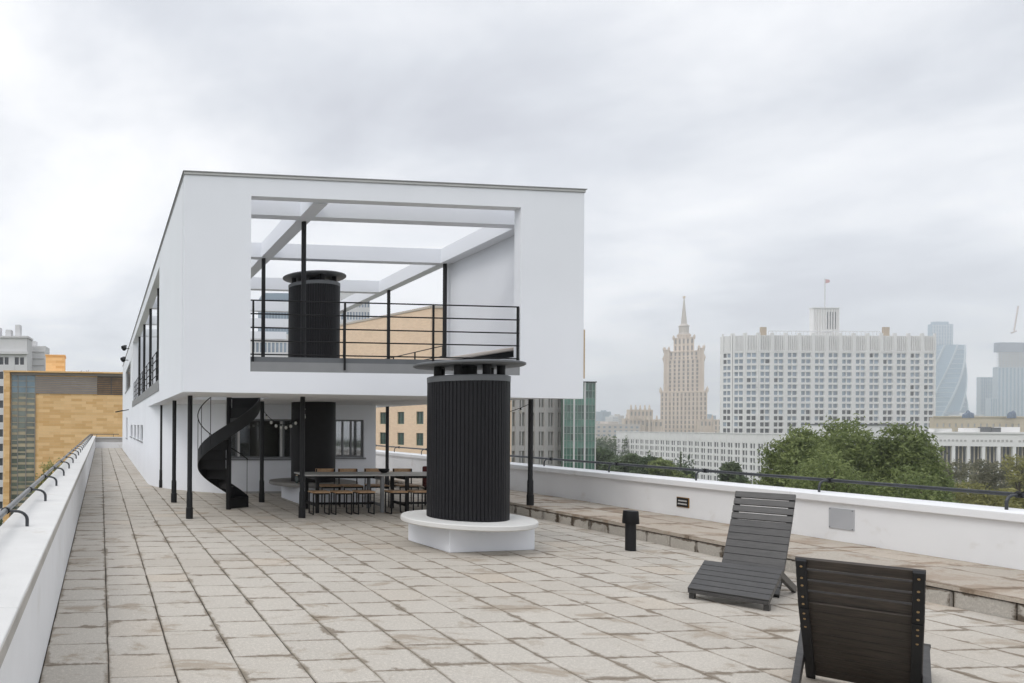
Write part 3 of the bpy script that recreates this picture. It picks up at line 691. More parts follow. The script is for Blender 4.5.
# string lights
def string_lights(a, b, sag, n, label, skip=()):
    t = thing('string_lights', label, 'lights', a)
    pt = lambda u: (a[0]+(b[0]-a[0])*u, a[1]+(b[1]-a[1])*u, a[2]+(b[2]-a[2])*u-4*sag*u*(1-u))
    obj('cable', MB().tube([pt(k/24) for k in range(25)], .006, 6), 'black_steel', t)
    for k in range(n):
        p = pt((k+.5)/n)
        bb = obj('bulb', MB().lathe((p[0], p[1]), [(.006, p[2]-.115), (.024, p[2]-.105), (.034, p[2]-.08), (.030, p[2]-.055), (.014, p[2]-.035)], 12), 'bulb_glass', t, smooth=True)
        obj('socket', MB().lathe((p[0], p[1]), [(.016, p[2]-.04), (.016, p[2])], 10), 'black_steel', bb)
string_lights((3.58, 15.2, 2.02), (4.42, 15.4, 1.88), .22, 7, 'drooping string of pale bulbs in front of the dark window')
string_lights((3.70, 12.55, 2.16), (4.5, 15.2, 2.0), .12, 4, 'short string of bulbs behind the middle black post under the deck')
string_lights((7.80, 15.2, 2.1), (8.12, 12.5, 2.15), .20, 5, 'string of hanging bulbs between the deck and the post on the stone ledge')

# ------------------------------------------------------------------ bollard lamp
BX = 7.30
t = thing('bollard_lamp', 'short black bollard lamp with a wider cap standing on the paving', 'lamp', (7.28, 8.95, 0))
obj('post', MB().lathe((BX, 8.95), [(.066, 0), (.066, .39)], 24), 'black_paint', t, smooth=True)
obj('cap', MB().lathe((BX, 8.95), [(.100, .375), (.103, .38), (.093, .535), (.088, .55), (.0, .553)], 32), 'black_steel', t, smooth=True)

# ------------------------------------------------------------------ wooden loungers
def lounger(loc, head, label, backmat, wb, tip):
    t = thing('wooden_lounger', label, 'lounge chair', (0, 0, 0), 'slatted wooden loungers on the terrace')
    w = .631
    prof_front = [(0, .10), (.574, .311)]
    # seat rails + rear legs: local x = backwards, y = across
    for s in (-1, 1):
        y = s*(w/2-.025)
        m = MB(); m.beam((.02, y, .068), (.574, y, .275), .04, .036); obj('seat_rail', m, 'lounger_wood', t, bevel=.004)
        m = MB(); m.beam((.56, y, .275), (1.235, y, .03), .04, .07); obj('rear_leg', m, 'lounger_wood', t, bevel=.004)
        m = MB(); m.box(.03, .10, y-.022, y+.022, 0, .055); obj('front_foot', m, 'lounger_wood', t, bevel=.004)
    n = 6
    d = Vector((.574, 0, .211)); L = d.length; d.normalize(); nn = Vector((-d.z, 0, d.x))
    for k in range(n):
        a = Vector((0, 0, .10)) + d*(L/n*(k+.02)); b = Vector((0, 0, .10)) + d*(L/n*(k+.98)-.004)
        m = MB(); mid = (a+b)/2
        m.beam(mid+Vector((0, -w/2, 0)), mid+Vector((0, w/2, 0)), (b-a).length, .024, up=nn)
        obj('slat', m, 'lounger_wood', t, bevel=.003)
    # front drop board
    m = MB(); m.beam((.004, -w/2+.003, .078), (.004, w/2-.003, .078), .02, .032); obj('front_board', m, 'lounger_wood', t, bevel=.003)
    # backrest: slight bend between lower and upper part
    pts = [Vector((.735, 0, .03)), Vector((1.01, 0, .315)), Vector((tip[0]-.20, 0, tip[2]-.318)), Vector(tip)]
    for s in (-1, 1):
        y = s*(wb/2-.028)
        m = MB()
        for a, b in zip(pts[:-1], pts[1:]):
            dd = (b-a).normalized(); off = Vector((dd.z, 0, -dd.x))*.026
            m.beam(a+off+Vector((0, y, 0)), b+off+Vector((0, y, 0)), .048, .028)
        r_ = obj('back_rail', m, 'black_paint', t, bevel=.003)
        # bolts
        for k in range(8):
            u = .97-.058*k-(.012 if k % 2 else 0)
            seg = pts[2]+(pts[3]-pts[2])*((u-.0)*1.0) if False else None
            tot = (pts[3]-pts[2]).length; dist = (1-u)*1.30
            if dist < tot: q0 = pts[3]+(pts[2]-pts[3])*(dist/tot)
            else: q0 = pts[2]+(pts[1]-pts[2]).normalized()*(dist-tot)
            dd = (pts[3]-pts[2]).normalized(); off = Vector((dd.z, 0, -dd.x))
            m = MB(); q1 = q0+off*.036; q2 = q0+off*.046; m.tube([q1+Vector((0, y, 0)), q2+Vector((0, y, 0))], .0062, 8)
            obj('bolt', m, 'brass', r_)
    total = sum((b-a).length for a, b in zip(pts[:-1], pts[1:]))
    def along(s):
        for a, b in zip(pts[:-1], pts[1:]):
            l = (b-a).length
            if s <= l+1e-9: return a+(b-a)*(s/l), (b-a).normalized()
            s -= l
        return pts[-1], (pts[-1]-pts[-2]).normalized()
    n = 14
    for k in range(n):
        s0 = total*k/n; s1 = total*(k+1)/n
        gap = .016 if k >= n-4 else .004
        p, dd = along((s0+s1)/2); nn = Vector((-dd.z, 0, dd.x))
        m = MB(); m.beam(p+Vector((0, -wb/2, 0)), p+Vector((0, wb/2, 0)), (s1-s0)-gap, .022, up=nn)
        obj('slat', m, backmat, t, bevel=.003)
    t.location = (loc[0], loc[1], 0); t.rotation_euler.z = head
    return t
lounger((5.988, 6.11), .576, 'grey slatted lounger facing the camera beside the stone ledge', 'lounger_wood', .515, (1.495, 0, 1.0))
lounger((5.559, 4.537), -2.478, 'dark lounger seen from behind in the foreground, brass bolts on its rails', 'lounger_wood_dark', .545, (1.51, 0, .925))

# ------------------------------------------------------------------ small fittings on the left facade
for yy, zz, lb in ((33.0, 5.28, 'upper dark security camera on the left facade near the roof edge'), (34.2, 4.85, 'lower dark security camera on the left facade')):
    t = thing('security_camera', lb, 'camera', (XL, yy, zz), 'security cameras on the left facade')
    obj('arm', MB().tube([(XL, yy, zz), (XL-.22, yy, zz), (XL-.25, yy, zz+.05)], .02, 6), 'black_steel', t)
    obj('housing', MB().beam((XL-.34, yy-.28, zz+.02), (XL-.18, yy+.2, zz+.13), .12, .12).lathe((XL-.25, yy), [(.04, zz-.10), (.10, zz-.05), (.11, zz+.02), (.06, zz+.06)], 12), 'black_steel', t)
t = thing('wall_lamp', 'slim dark arm lamp sticking out from the left facade above the walkway', 'lamp', (XL, 33.5, 2.35))
obj('arm', MB().tube([(XL, 33.5, 2.42), (XL-.3, 33.4, 2.36)], .022, 6), 'black_steel', t)
obj('lamp_head', MB().beam((XL-.28, 33.4, 2.37), (XL-.62, 33.3, 2.30), .12, .05), 'black_steel', t)
# lounge piece on the upper deck
t = thing('deck_lounger', 'pale cushioned daybed with a dark frame on the upper deck, right corner', 'daybed', (6.9, 12.4, 2.58))
obj('frame', MB().beam((5.9, 12.2, 2.78), (7.93, 12.2, 3.10), .9, .10), 'black_steel', t)
obj('cushion', MB().beam((5.95, 12.2, 2.87), (7.9, 12.2, 3.19), .85, .07), 'pale_block', t, bevel=.02)
for x in (6.1, 7.5): obj('leg', MB().box(x-.03, x+.03, 11.85, 11.91, 2.58, 2.76).box(x-.03, x+.03, 12.5, 12.56, 2.58, 2.76), 'black_steel', t)

# ------------------------------------------------------------------ the city
def frame(p0, p1):                 # wall frame from plan points; outward normal faces the camera
    t = Vector((p1[0]-p0[0], p1[1]-p0[1])); L = t.length; t.normalize(); n = Vector((t.y, -t.x))
    if n.dot(Vector((-p0[0], -p0[1]))) < 0: n = -n
    return (p0, (t.x, t.y), (n.x, n.y), L)
def facade(T, fr, z0, z1, cols, rows, pier, span, depth, wm, pm, part='window', split=1, u0=0, u1=None, top=0, bottom=0, back=1.2, limit=100, mull=.0, pane_alt=None):
    """solid backing + piers and spandrels standing proud of it, panes between them"""
    o, t, n, L = fr; u1 = L if u1 is None else u1
    w = MB(); w.obox(o, t, n, u0, u1, -back, 0, z0, z1)
    cw = (u1-u0)/cols; zb, zt = z0+bottom, z1-top; rh = (zt-zb)/rows
    for i in range(cols+1):
        a = max(u0, u0+i*cw-pier/2); b = min(u1, u0+i*cw+pier/2); w.obox(o, t, n, a, b, .002, depth, z0, z1)
    for j in range(rows+1):
        a = max(zb, zb+j*rh-span/2); b = min(zt, zb+j*rh+span/2)
        for i in range(cols): w.obox(o, t, n, u0+i*cw+pier/2, u0+(i+1)*cw-pier/2, .002, depth*.8, a, b)
    if top: w.obox(o, t, n, u0, u1, .003, depth*.9, zt+.01, z1-.01)
    if bottom: w.obox(o, t, n, u0, u1, .003, depth*.9, z0+.01, zb-.01)
    if split > 1:
        for i in range(cols):
            for k in range(1, split):
                c_ = u0+i*cw+pier/2+(cw-pier)*k/split
                w.obox(o, t, n, c_-mull/2, c_+mull/2, .004, depth*.7, zb, zt)
    wall = obj('wall', w, wm, T, weld=False)
    cells = [(i, k, j) for j in range(rows)[::-1] for i in range(cols) for k in range(split)]
    rest = MB(); restd = MB()
    for q, (i, k, j) in enumerate(cells):
        a = u0+i*cw+pier/2+(cw-pier)*k/split+(mull/2 if k else 0); b = u0+i*cw+pier/2+(cw-pier)*(k+1)/split-(mull/2 if k < split-1 else 0)
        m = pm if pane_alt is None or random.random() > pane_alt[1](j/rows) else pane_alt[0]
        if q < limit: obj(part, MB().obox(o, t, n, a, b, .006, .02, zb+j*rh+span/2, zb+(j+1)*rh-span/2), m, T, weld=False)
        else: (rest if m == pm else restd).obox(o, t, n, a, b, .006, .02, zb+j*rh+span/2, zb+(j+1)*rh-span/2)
    if rest.v: obj('windows', rest, pm, T, weld=False)['kind'] = 'stuff'
    if restd.v: obj('darker_windows', restd, pane_alt[0], T, weld=False)['kind'] = 'stuff'
    return wall
def block(T, fr, depth, z0, z1, m, name='body', gap=1.2):
    o, t, n, L = fr
    return obj(name, MB().obox(o, t, n, 0, L, -depth, -gap-.01, z0, z1-.05), m, T)

# --- orange tiled building beyond the walkway
G = -20.3
T = thing('office_building', 'orange tiled building with a tall glazed strip beyond the end of the walkway', 'building', (*P(60, 75), G))
fr = frame(P(4, 75), P(215, 78)); o, t_, n_, L = fr
zt = ZZ(60, 372.5, 75)
U = lambda px: (Vector(P(px, 75+3*(px-4)/211))-Vector(P(4, 75))).length
obj('wall', MB().obox(o, t_, n_, 0, L, -14, 0, G, zt), 'orange_tile', T)
obj('roof_edge', MB().obox(o, t_, n_, -.05, L, -14, .55, zt, zt+.16), 'orange_tile', T)
obj('side_fin', MB().obox(o, t_, n_, 0, U(11)-.1, .003, .5, G, zt-.002), 'orange_tile', T)
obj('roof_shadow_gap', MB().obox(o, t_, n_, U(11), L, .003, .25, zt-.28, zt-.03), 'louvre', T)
g0, g1 = U(11.5), U(35); gl = 3
w = MB(); H_ = .64; nrow = int((zt-.3-G)/H_)
for i in range(gl+1): uu = g0+(g1-g0)*(0, .27, .62, 1)[i]; w.obox(o, t_, n_, uu-.04, uu+.04, .03, .12, G, zt-.3)
bands = MB(); glass = [MB(), MB()]
for j in range(nrow):
    z = zt-.3-(j+1)*H_
    for i in range(gl):
        a = g0+(g1-g0)*(0, .27, .62)[i]+.04; b = g0+(g1-g0)*(.27, .62, 1)[i]-.04
        h = random.choice((.08, .12, .25, .34)) if j > 2 else .05
        if j < 30: obj('spandrel_band', MB().obox(o, t_, n_, a, b, .01, .06, z, z+h), 'beige_panel', T, weld=False)
        else: bands.obox(o, t_, n_, a, b, .01, .06, z, z+h)
        (glass[0] if j < 3 else glass[1]).obox(o, t_, n_, a, b, .005, .03, z+h+.003, z+H_-.003)
obj('mullion', w, 'conc_dark', T, weld=False); obj('lower_spandrel_bands', bands, 'beige_panel', T, weld=False)['kind'] = 'stuff'
obj('glazing', glass[0], 'blue_grey_glass', T, weld=False); obj('glazing', glass[1], 'olive_glass', T, weld=False)
lv = MB(); a, b = U(35), U(97)
for k in range(9): z = zt-.42-.205*k; lv.obox(o, t_, n_, a+.05, b-.02, .003, .10+.03*(k % 2), z-.17, z)
obj('louvre_band', lv, 'louvre', T, weld=False)
lv = MB()
for i in range(7):
    for k in range(9):
        z = zt-.42-.205*k; x0 = b+.02+i*1.55; lv.obox(o, t_, n_, x0, x0+1.45, .003, .08, z-.105-.03*random.random(), z)
obj('brown_louvres', lv, 'louvre_brown', T, weld=False)
obj('joint_panel', MB().obox(o, t_, n_, b+.0, L, .001, .0025, zt-2.3, zt-.3), 'roof_dark', T)
r0 = U(43); r1 = U(63)
obj('roof_box', MB().obox(o, t_, n_, r0, r1, -8, -4.5, zt, zt+2.3).obox(o, t_, n_, r0-.08, r1+.08, -8.1, -4.42, zt+2.3, zt+2.42), 'orange_tile', T)
av = MB()
for px in (81, 83.5, 86, 88, 90): uu = U(px); av.obox(o, t_, n_, uu-.03, uu+.03, -2.06, -2, zt+.1, zt+.35+.3*random.random())
av.obox(o, t_, n_, U(80.5), U(90.5), -2.05, -2.01, zt+.28, zt+.33)
obj('aerial', av, 'coping_metal', T)

# --- grey apartment tower behind it
T = thing('apartment_tower', 'grey stone apartment tower rising behind the orange building at far left', 'building', (*P(10, 150), G))
fr = frame(P(-50, 150), P(27, 150)); zt = ZZ(15, 338, 150)
facade(T, fr, G, zt, 5, 12, 1.3, 1.5, .35, 'grey_block', 'pane_dark', split=2, mull=.25, top=3.4, back=1.5)
block(T, fr, 5, G, zt, 'grey_block', gap=1.5)
o, t_, n_, L = fr
cr = MB().obox(o, t_, n_, -.3, L+.3, .35, .9, zt-3.5, zt-2.9).obox(o, t_, n_, -.2, L+.2, -5, .6, zt, zt+.4)
for uu, ww, hh in ((L-2.9, 1.0, 2.6), (L-5.0, 1.2, 1.5), (L-9, 2, 1.0), (L-7, .8, 2.0)): cr.obox(o, t_, n_, uu, uu+ww, -3, -1, zt+.4, zt+.4+hh)
obj('cornice', cr, 'grey_block', T)
fr2 = frame(P(27.2, 156), P(45, 156)); zt2 = ZZ(36, 346, 156)
obj('side_wing', MB().obox(fr2[0], fr2[1], fr2[2], 0, fr2[3], -5, 0, G, zt2).obox(fr2[0], fr2[1], fr2[2], .2, 1.6, -3, -1, zt2, zt2+1.2), 'grey_block', T)
q = MB()
for k in range(14): q.obox(fr2[0], fr2[1], fr2[2], .4, fr2[3]-.3, .003, .12, zt2-1.4-k*1.5, zt2-1.28-k*1.5)
obj('string_course', q, 'conc', T)

# --- tan brick building on the right behind the penthouse
G2 = -21.5
T = thing('brick_building', 'tan brick building with square green framed windows seen under the penthouse deck', 'building', (*P(400, 115), G2))
frA = frame(P(330, 133), P(430, 110)); zt = ZZ(430, 308, 110)
def punched(T, fr, zt, cols, rows, u_first, pitch, z_first, rpitch, ww, wh, wm):
    o, t, n, L = fr
    us = [u_first+i*pitch for i in range(cols) if u_first+i*pitch+ww < L-.2 and u_first+i*pitch > .2]; zs = [z_first-j*rpitch for j in range(rows)]
    w = MB(); w.obox(o, t, n, 0, L, -12, -.35, G2, zt)
    prev = 0
    for u in us+[None]:                       # full-height brick strips between the window columns
        e = u if u is not None else L
        w.obox(o, t, n, prev, e, -.349, 0, G2, zt); prev = u+ww if u is not None else None
    for u in us:
        zc = zt
        for z in zs: w.obox(o, t, n, u, u+ww, -.349, 0, z+wh, zc); zc = z
        w.obox(o, t, n, u, u+ww, -.349, 0, G2, zc)
    obj('wall', w, wm, T, weld=False)
    for u in us:
        for z in zs:
            f_ = obj('window', MB().obox(o, t, n, u, u+ww, -.34, -.2, z, z+.1).obox(o, t, n, u, u+ww, -.34, -.2, z+wh-.1, z+wh).obox(o, t, n, u, u+.09, -.34, -.2, z+.1, z+wh-.1).obox(o, t, n, u+ww-.09, u+ww, -.34, -.2, z+.1, z+wh-.1).obox(o, t, n, u+ww/2-.05, u+ww/2+.05, -.34, -.21, z+.1, z+wh-.1).obox(o, t, n, u+.09, u+ww-.09, -.34, -.22, z+wh*.45, z+wh*.45+.08), 'green_frame', T, weld=False)
            obj('pane', MB().obox(o, t, n, u+.09, u+ww-.09, -.30, -.28, z+.1, z+wh-.1), 'office_glass', f_, weld=False)
LA = frA[3]
uof = lambda px: None
# column spacing 18.7 px in the picture
def u_at(fr, px):
    o, t, n, L = fr; a = Vector(P(px, 1)); # ray
    det = t[0]*a.y - t[1]*a.x
    return (o[1]*a.x - o[0]*a.y)/det*1.0 if abs(det) > 1e-9 else 0
cA = u_at(frA, 379.8); cB = u_at(frA, 397.3); cC = u_at(frA, 416.2)
pitch = (cC-cA)/2
punched(T, frA, zt, 14, 5, cA-6*pitch, pitch, ZZ(400, 424, 117), 3.45, u_at(frA, 404)-cB, 2.0, 'tan_brick')
frB = frame(P(430, 110), P(511.5, 112))
punched(T, frB, zt-.0, 6, 5, 1.2, 3.0, ZZ(500, 424, 111), 3.45, 1.2, 2.0, 'tan_brick')
obj('roof_edge', MB().obox(*frA[:3], 0, frA[3], -.4, .12, zt+.002, zt+.35).obox(*frB[:3], 0.1, frB[3], -.4, .12, zt+.003, zt+.35), 'hotel_trim', T)

# --- grey and green office block
T = thing('office_block', 'concrete gridded office block with a green glass corner beyond the right parapet', 'building', (*P(560, 140), G2))
fr = frame(P(505, 138), P(562.5, 142)); zt = ZZ(540, 388, 140); z0 = G2
Z4 = lambda py: ZZ(540, py, 140)
facade(T, fr, z0, zt, 6, 8, 1.0, 1.05, .7, 'conc', 'green_glass', split=2, mull=.35, top=.6, back=12)
q = MB()
for j in range(8):
    zz = z0+(zt-.6-z0)/8*j
    for i in range(6): q.obox(*fr[:3], fr[3]/6*i+.6, fr[3]/6*(i+1)-.6, .03, .12, zz+1.3, zz+1.42); q.obox(*fr[:3], fr[3]/6*i+.6, fr[3]/6*(i+1)-.6, .03, .12, zz+2.5, zz+2.6)
obj('glazing_bars', q, 'green_frame', T, weld=False)
fr = frame(P(562.8, 138.5), P(595.2, 139.5)); zt = ZZ(580, 382.3, 139)
o, t_, n_, L = fr
obj('core', MB().obox(o, t_, n_, 0, L, -.5, 0, z0, zt), 'green_spandrel', T)
H_ = 1.42; j = 0; z = zt-.25; rest = MB(); cnt = 0
while z > z0+2:
    for i in range(9):
        a, b = L/9*i+.05, L/9*(i+1)-.05; g_ = MB().obox(o, t_, n_, a, b, .01, .05, z-H_+.08, z-.06)
        mm = 'green_pale' if j % 3 == 2 else random.choice(('green_glass', 'green_glass', 'green_deep'))
        if cnt < 98: obj('glass_panel', g_, mm, T, weld=False)
        else: rest.obox(o, t_, n_, a, b, .01, .05, z-H_+.08, z-.06)
        cnt += 1
    z -= H_; j += 1
obj('lower_glass_panels', rest, 'green_glass', T, weld=False)['kind'] = 'stuff'
q = MB(); zz = zt-.25
while zz > z0+2: q.obox(o, t_, n_, 0, L, .02, .12, zz-.05, zz+.05); zz -= 1.42
for i in range(10): q.obox(o, t_, n_, max(0, L/9*i-.05), min(L, L/9*i+.05), .02, .11, z0, zt)
obj('glazing_bars', q, 'green_bars', T, weld=False)
q = MB()
for uu in (0, L*.33, L*.66, L): q.obox(o, t_, n_, max(0, uu-.14), min(L, uu+.14), .06, .2, z0, zt)
obj('vertical_fin', q, 'grey_block', T, weld=False)
obj('roof_edge', MB().obox(o, t_, n_, -.1, L+.1, -2.5, .25, zt+.01, zt+.2), 'roof_dark', T)

# --- pale blocks seen through the terrace frame
for x0, x1, y, d, m, lb in ((262, 292, 293, 260, 'blue_block', 'blue grey tower left of the tall chimney, seen through the terrace frame'),
                         (340, 369, 293, 240, 'grey_block', 'grey office tower right of the tall chimney, above the tan brick roof'),
                         (251, 330, 334, 190, 'grey_block', 'long pale low block behind the upper deck')):
    T = thing('distant_tower', lb, 'building', (*P((x0+x1)/2, d), G2)); fr = frame(P(x0, d), P(x1, d)); zt = ZZ(x0, y, d)
    facade(T, fr, G2, zt, 10 if x1-x0 < 60 else 20, 16 if y < 300 else 11, .35, 1.6, .2, m, 'pane_blue', limit=90, top=1.5)
    block(T, fr, 15, G2, zt, m)

# --- long white annex
G3 = -30.0
T = thing('government_annex', 'long low white office building with paired windows left of the big tree', 'building', (*P(690, 440), G3))
frA = frame(P(617.3, 520), P(800, 355)); zt = -1.35; nb = 29
facade(T, frA, G3, zt, nb, 6, 2.0, 1.35, .5, 'white_stone', 'pane_dark', split=2, mull=.7, top=4.6, back=1.2)
block(T, frA, 18, G3, zt, 'white_stone')
o, t_, n_, L = frA
q = MB().obox(o, t_, n_, -.3, L, -.8, .8, zt, zt+.45)
for k in range(nb+1): q.obox(o, t_, n_, L/nb*k-.18, L/nb*k+.18, .5, .72, zt-4.6, zt-.002)
obj('parapet_trim', q, 'white_stone', T, weld=False)

# --- the big white tower with a central turret
T = thing('government_tower', 'huge white office tower with a flagged central turret above the trees', 'building', (*P(828, 600), G3))
zt = ZZ(830, 334, 600); zat = ZZ(830, 352, 600); zrow = ZZ(830, 352.5, 600); 
curve = [P(721.5, 612), P(732, 607), P(744, 604), P(757, 602), P(934, 600)]
segs = [(0, 1, 1), (1, 2, 1), (2, 3, 1), (3, 4, 13)]
for a, b, nc in segs:
    fr = frame(curve[a], curve[b]); o, t_, n_, L = fr
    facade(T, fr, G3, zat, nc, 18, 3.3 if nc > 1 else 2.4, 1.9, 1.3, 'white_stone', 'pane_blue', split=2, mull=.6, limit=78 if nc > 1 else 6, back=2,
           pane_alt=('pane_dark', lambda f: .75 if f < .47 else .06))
    q = MB().obox(o, t_, n_, 0, L, -2, .2, zat, zt-1.2)
    cw = L/nc
    for i in range(nc+1):
        a_, b_ = max(0, i*cw-1.3), min(L, i*cw+1.3); q.obox(o, t_, n_, a_, b_, .203, 1.5, zat, zt+.9)
        if i < nc:
            for k in range(6): u = i*cw+1.9+(cw-3.8)*k/5; q.obox(o, t_, n_, u-.32, u+.32, .203, 1.1, zat+1, zt-1.2)
            q.obox(o, t_, n_, i*cw+1.31, (i+1)*cw-1.31, .204, 1.2, zat, zat+.95)
    obj('attic', q, 'white_stone', T, weld=False)
    obj('attic_slots', MB().obox(o, t_, n_, .5, L-.5, .204, .26, zat+1.0, zt-1.25), 'slot_grey', T)
cur2 = curve+[P(933.5, 606), P(736, 640)]
obj('body', MB().prism([(x, y) if k in (5, 6) else (x+math.sin(TH)*2.05, y+math.cos(TH)*2.05) for k, (x, y) in enumerate(cur2)][::-1], G3, zt-1.25), 'white_stone', T)
fr = frame(P(812, 612), P(838, 612)); o, t_, n_, L = fr; z1 = ZZ(825, 308.5, 612)
q = MB().obox(o, t_, n_, 0, L, -3, 0, zt-1.3, z1)
for k in range(11): 
    u = L*k/10; u = min(max(u, .5), L-.5); q.obox(o, t_, n_, u-.45, u+.45, .003, .9, zt-1, z1-.8)
q.obox(o, t_, n_, -.4, L+.4, -3.4, 1.1, z1, z1+.8).obox(o, t_, n_, L*.3, L*.7, 1.101, 1.6, zt+4, zt+5)
obj('turret', q, 'white_stone', T, weld=False)
q = MB()
for k in range(4): u = L*(.55+k*.1); q.obox(o, t_, n_, u-.6, u+.6, .01, .3, zt+6, z1-3)
obj('turret_window', q, 'pane_dark', T, weld=False)
zf = ZZ(824, 277, 612); px_, py_ = P(824, 618)
obj('flagpole', MB().tube([(px_, py_, z1), (px_, py_, zf)], .45, 8), 'grey_block', T)
q = MB(); vs = []
for k in range(7): q.add([(px_+k*.75, py_+.4*math.sin(k), zf-.5-.3*k*.4), (px_+(k+1)*.75, py_+.4*math.sin(k+1), zf-.5-.3*(k+1)*.4), (px_+(k+1)*.75, py_+.4*math.sin(k+1), zf-4.5+.2*(k+1)), (px_+k*.75, py_+.4*math.sin(k), zf-4.5+.2*k)], [(0, 1, 2, 3)])
obj('flag', q, 'flag_red', T)
for p0, p1 in ((760.5, 766), (883, 889)):
    fr = frame(P(p0, 612), P(p1, 612)); obj('roof_hut', MB().obox(*fr[:3], 0, fr[3], -1.5, 0, zt-1.24, ZZ(p0, 327, 612)), 'hut_tan', T)
fr = frame(P(768, 608), P(880, 608)); q = MB().obox(*fr[:3], 0, fr[3], -.3, 0, ZZ(800, 331.6, 608), ZZ(800, 330.8, 608))
for k in range(30): q.obox(*fr[:3], fr[3]*k/29-.15, fr[3]*k/29+.15, -.25, 0, zt-1.24, ZZ(800, 331.6, 608))
obj('roof_rail', q, 'grey_block', T, weld=False)
# a lower white roof in front of the tower
T = thing('podium_building', 'low white flat roofed pavilion peeping over the big tree in front of the tower', 'building', (*P(865, 420), G3))
fr = frame(P(832, 420), P(912, 420)); obj('body', MB().obox(*fr[:3], 0, fr[3], -20, 0, G3, ZZ(865, 425.5, 420)), 'white_stone', T)
obj('roof', MB().obox(*fr[:3], -.5, fr[3]+.5, -20.5, .6, ZZ(865, 425.3, 420), ZZ(865, 424, 420)), 'roof_dark', T)

# --- colonnaded building and beige block on the right
T = thing('beige_building', 'long beige building with small windows behind the colonnade at right', 'building', (*P(990, 520), G3))
fr = frame(P(934, 520), P(1100, 500)); zt = ZZ(980, 417.5, 515)
facade(T, fr, G3, zt, 26, 7, 2.6, 2.6, .3, 'beige_wall', 'conc', top=3.2, limit=52); block(T, fr, 4, G3, zt, 'beige_wall')
obj('cornice', MB().obox(*fr[:3], -.5, fr[3], -.5, 1.0, zt+.01, zt+.9), 'beige_wall', T)
for px, hh in ((965, 3), (968, 5), (971, 3.5), (1010, 4), (1013, 5)): obj('roof_turret', MB().lathe(P(px, 506), [(1.6, zt-.5), (1.5, zt+hh*.5), (1.1, zt+hh*.8), (.2, zt+hh)], 10), 'city_dark', T, smooth=True)
T = thing('colonnade_building', 'white building with tall thin columns and a deep frieze at far right', 'building', (*P(980, 330), G3))
fr = frame(P(905, 345), P(1090, 320)); o, t_, n_, L = fr; zt = ZZ(980, 432, 332); zf = ZZ(980, 446.5, 332)
obj('frieze', MB().obox(o, t_, n_, 0, L, -18, 0, zf, zt-.8).obox(o, t_, n_, -.4, L, -18.4, .5, zt-.8, zt), 'white_stone', T)
obj('recessed_wall', MB().obox(o, t_, n_, 0, L, -18, -3.2, G3, zf-.01), 'pane_dark', T)
q = MB()
for k in range(46): u = L*k/46; q.obox(o, t_, n_, u, u+.35, -3.19, -3.0, G3, zf-.01)
obj('window_mullions', q, 'beige_wall', T, weld=False)
for k in range(12):
    u = 2+k*(L-3)/11.5
    obj('column', MB().obox(o, t_, n_, u-.55, u+.55, -1.2, -.1, G3, zf-.01), 'white_stone', T)
q = MB()
for k in range(60):
    u = 4+k*1.45
    if random.random() < .8: q.obox(o, t_, n_, u, u+.8, .003, .15, zf+2.2, zf+3.0+random.random()*.3)
obj('frieze_relief', q, 'conc', T, weld=False)
q = MB()
for p0, p1, py in ((935, 952, 428.5), (965, 983, 428), (1001, 1020, 427)):
    f2 = frame(P(p0, 340), P(p1, 340)); q.obox(*f2[:3], 0, f2[3], -3, 0, zt, ZZ(p0, py, 340))
obj('roof_unit', q, 'white_stone', T)
f2 = frame(P(985, 338), P(1001, 338)); obj('roof_plant', MB().obox(*f2[:3], 0, f2[3]*.4, -3, 0, zt, ZZ(990, 427, 338)).obox(*f2[:3], f2[3]*.45, f2[3], -3, 0, zt, ZZ(990, 427.5, 338)), 'roof_dark', T)

# --- tiered hotel with a spire
D = 1080.0; c0 = P(683.3, D)
T = thing('spired_hotel', 'tiered beige stone skyscraper with a tall star tipped spire', 'building', (*c0, G3))
_l = math.hypot(*c0); nx, ny = -c0[0]/_l, -c0[1]/_l; tx, ty = -ny, nx
mp = D/F*(D/_l)
def tier(pxw, y0, y1, dep, cols, rows, hw=.5, m='hotel_stone', corner=0, wins=True, cxp=683.3):
    sh = (cxp-683.3)*mp; c1 = (c0[0]+tx*sh, c0[1]+ty*sh); w = pxw*mp/2; z0, z1 = ZZ(cxp, y0, D), ZZ(cxp, y1, D); o = (c1[0]-tx*w, c1[1]-ty*w)
    q = MB().obox(o, (tx, ty), (nx, ny), 0, 2*w, -dep/2, dep/2-.5, z0, z1)
    q.obox(o, (tx, ty), (nx, ny), -.8, 2*w+.8, -dep/2-.8, dep/2+1.0, z1-1.5, z1-.2)
    cw = 2*w/cols
    for i in range(cols+1): a, b = max(0, i*cw-cw*.28), min(2*w, i*cw+cw*.28); q.obox(o, (tx, ty), (nx, ny), a, b, dep/2-.499, dep/2+.8, z0, z1-1.6)
    if corner:
        for a in (0, 2*w):
            for e in (-dep/2, dep/2): cc = (o[0]+tx*a+nx*e, o[1]+ty*a+ny*e); q.lathe(cc, [(1.6, z1-1), (1.6, z1+corner*.5), (.9, z1+corner*.55), (.2, z1+corner)], 8)
    obj('tier', q, m, T, weld=False)
    if wins:
        q = MB(); rh = (z1-2-z0)/rows
        for j in range(rows):
            for i in range(cols): q.obox(o, (tx, ty), (nx, ny), i*cw+cw*.30, (i+1)*cw-cw*.30, dep/2-.48, dep/2-.2, z0+j*rh+rh*.25, z0+(j+1)*rh-rh*.1)
        obj('windows', q, 'hotel_window', T, weld=False)['kind'] = 'stuff'
tier(92, 450, 419.5, 46, 26, 6, cxp=674)
tier(46, 434, 392, 50, 12, 9, corner=6)
tier(46.0, 420, 391.5, 48, 9, 7, corner=7, wins=False)
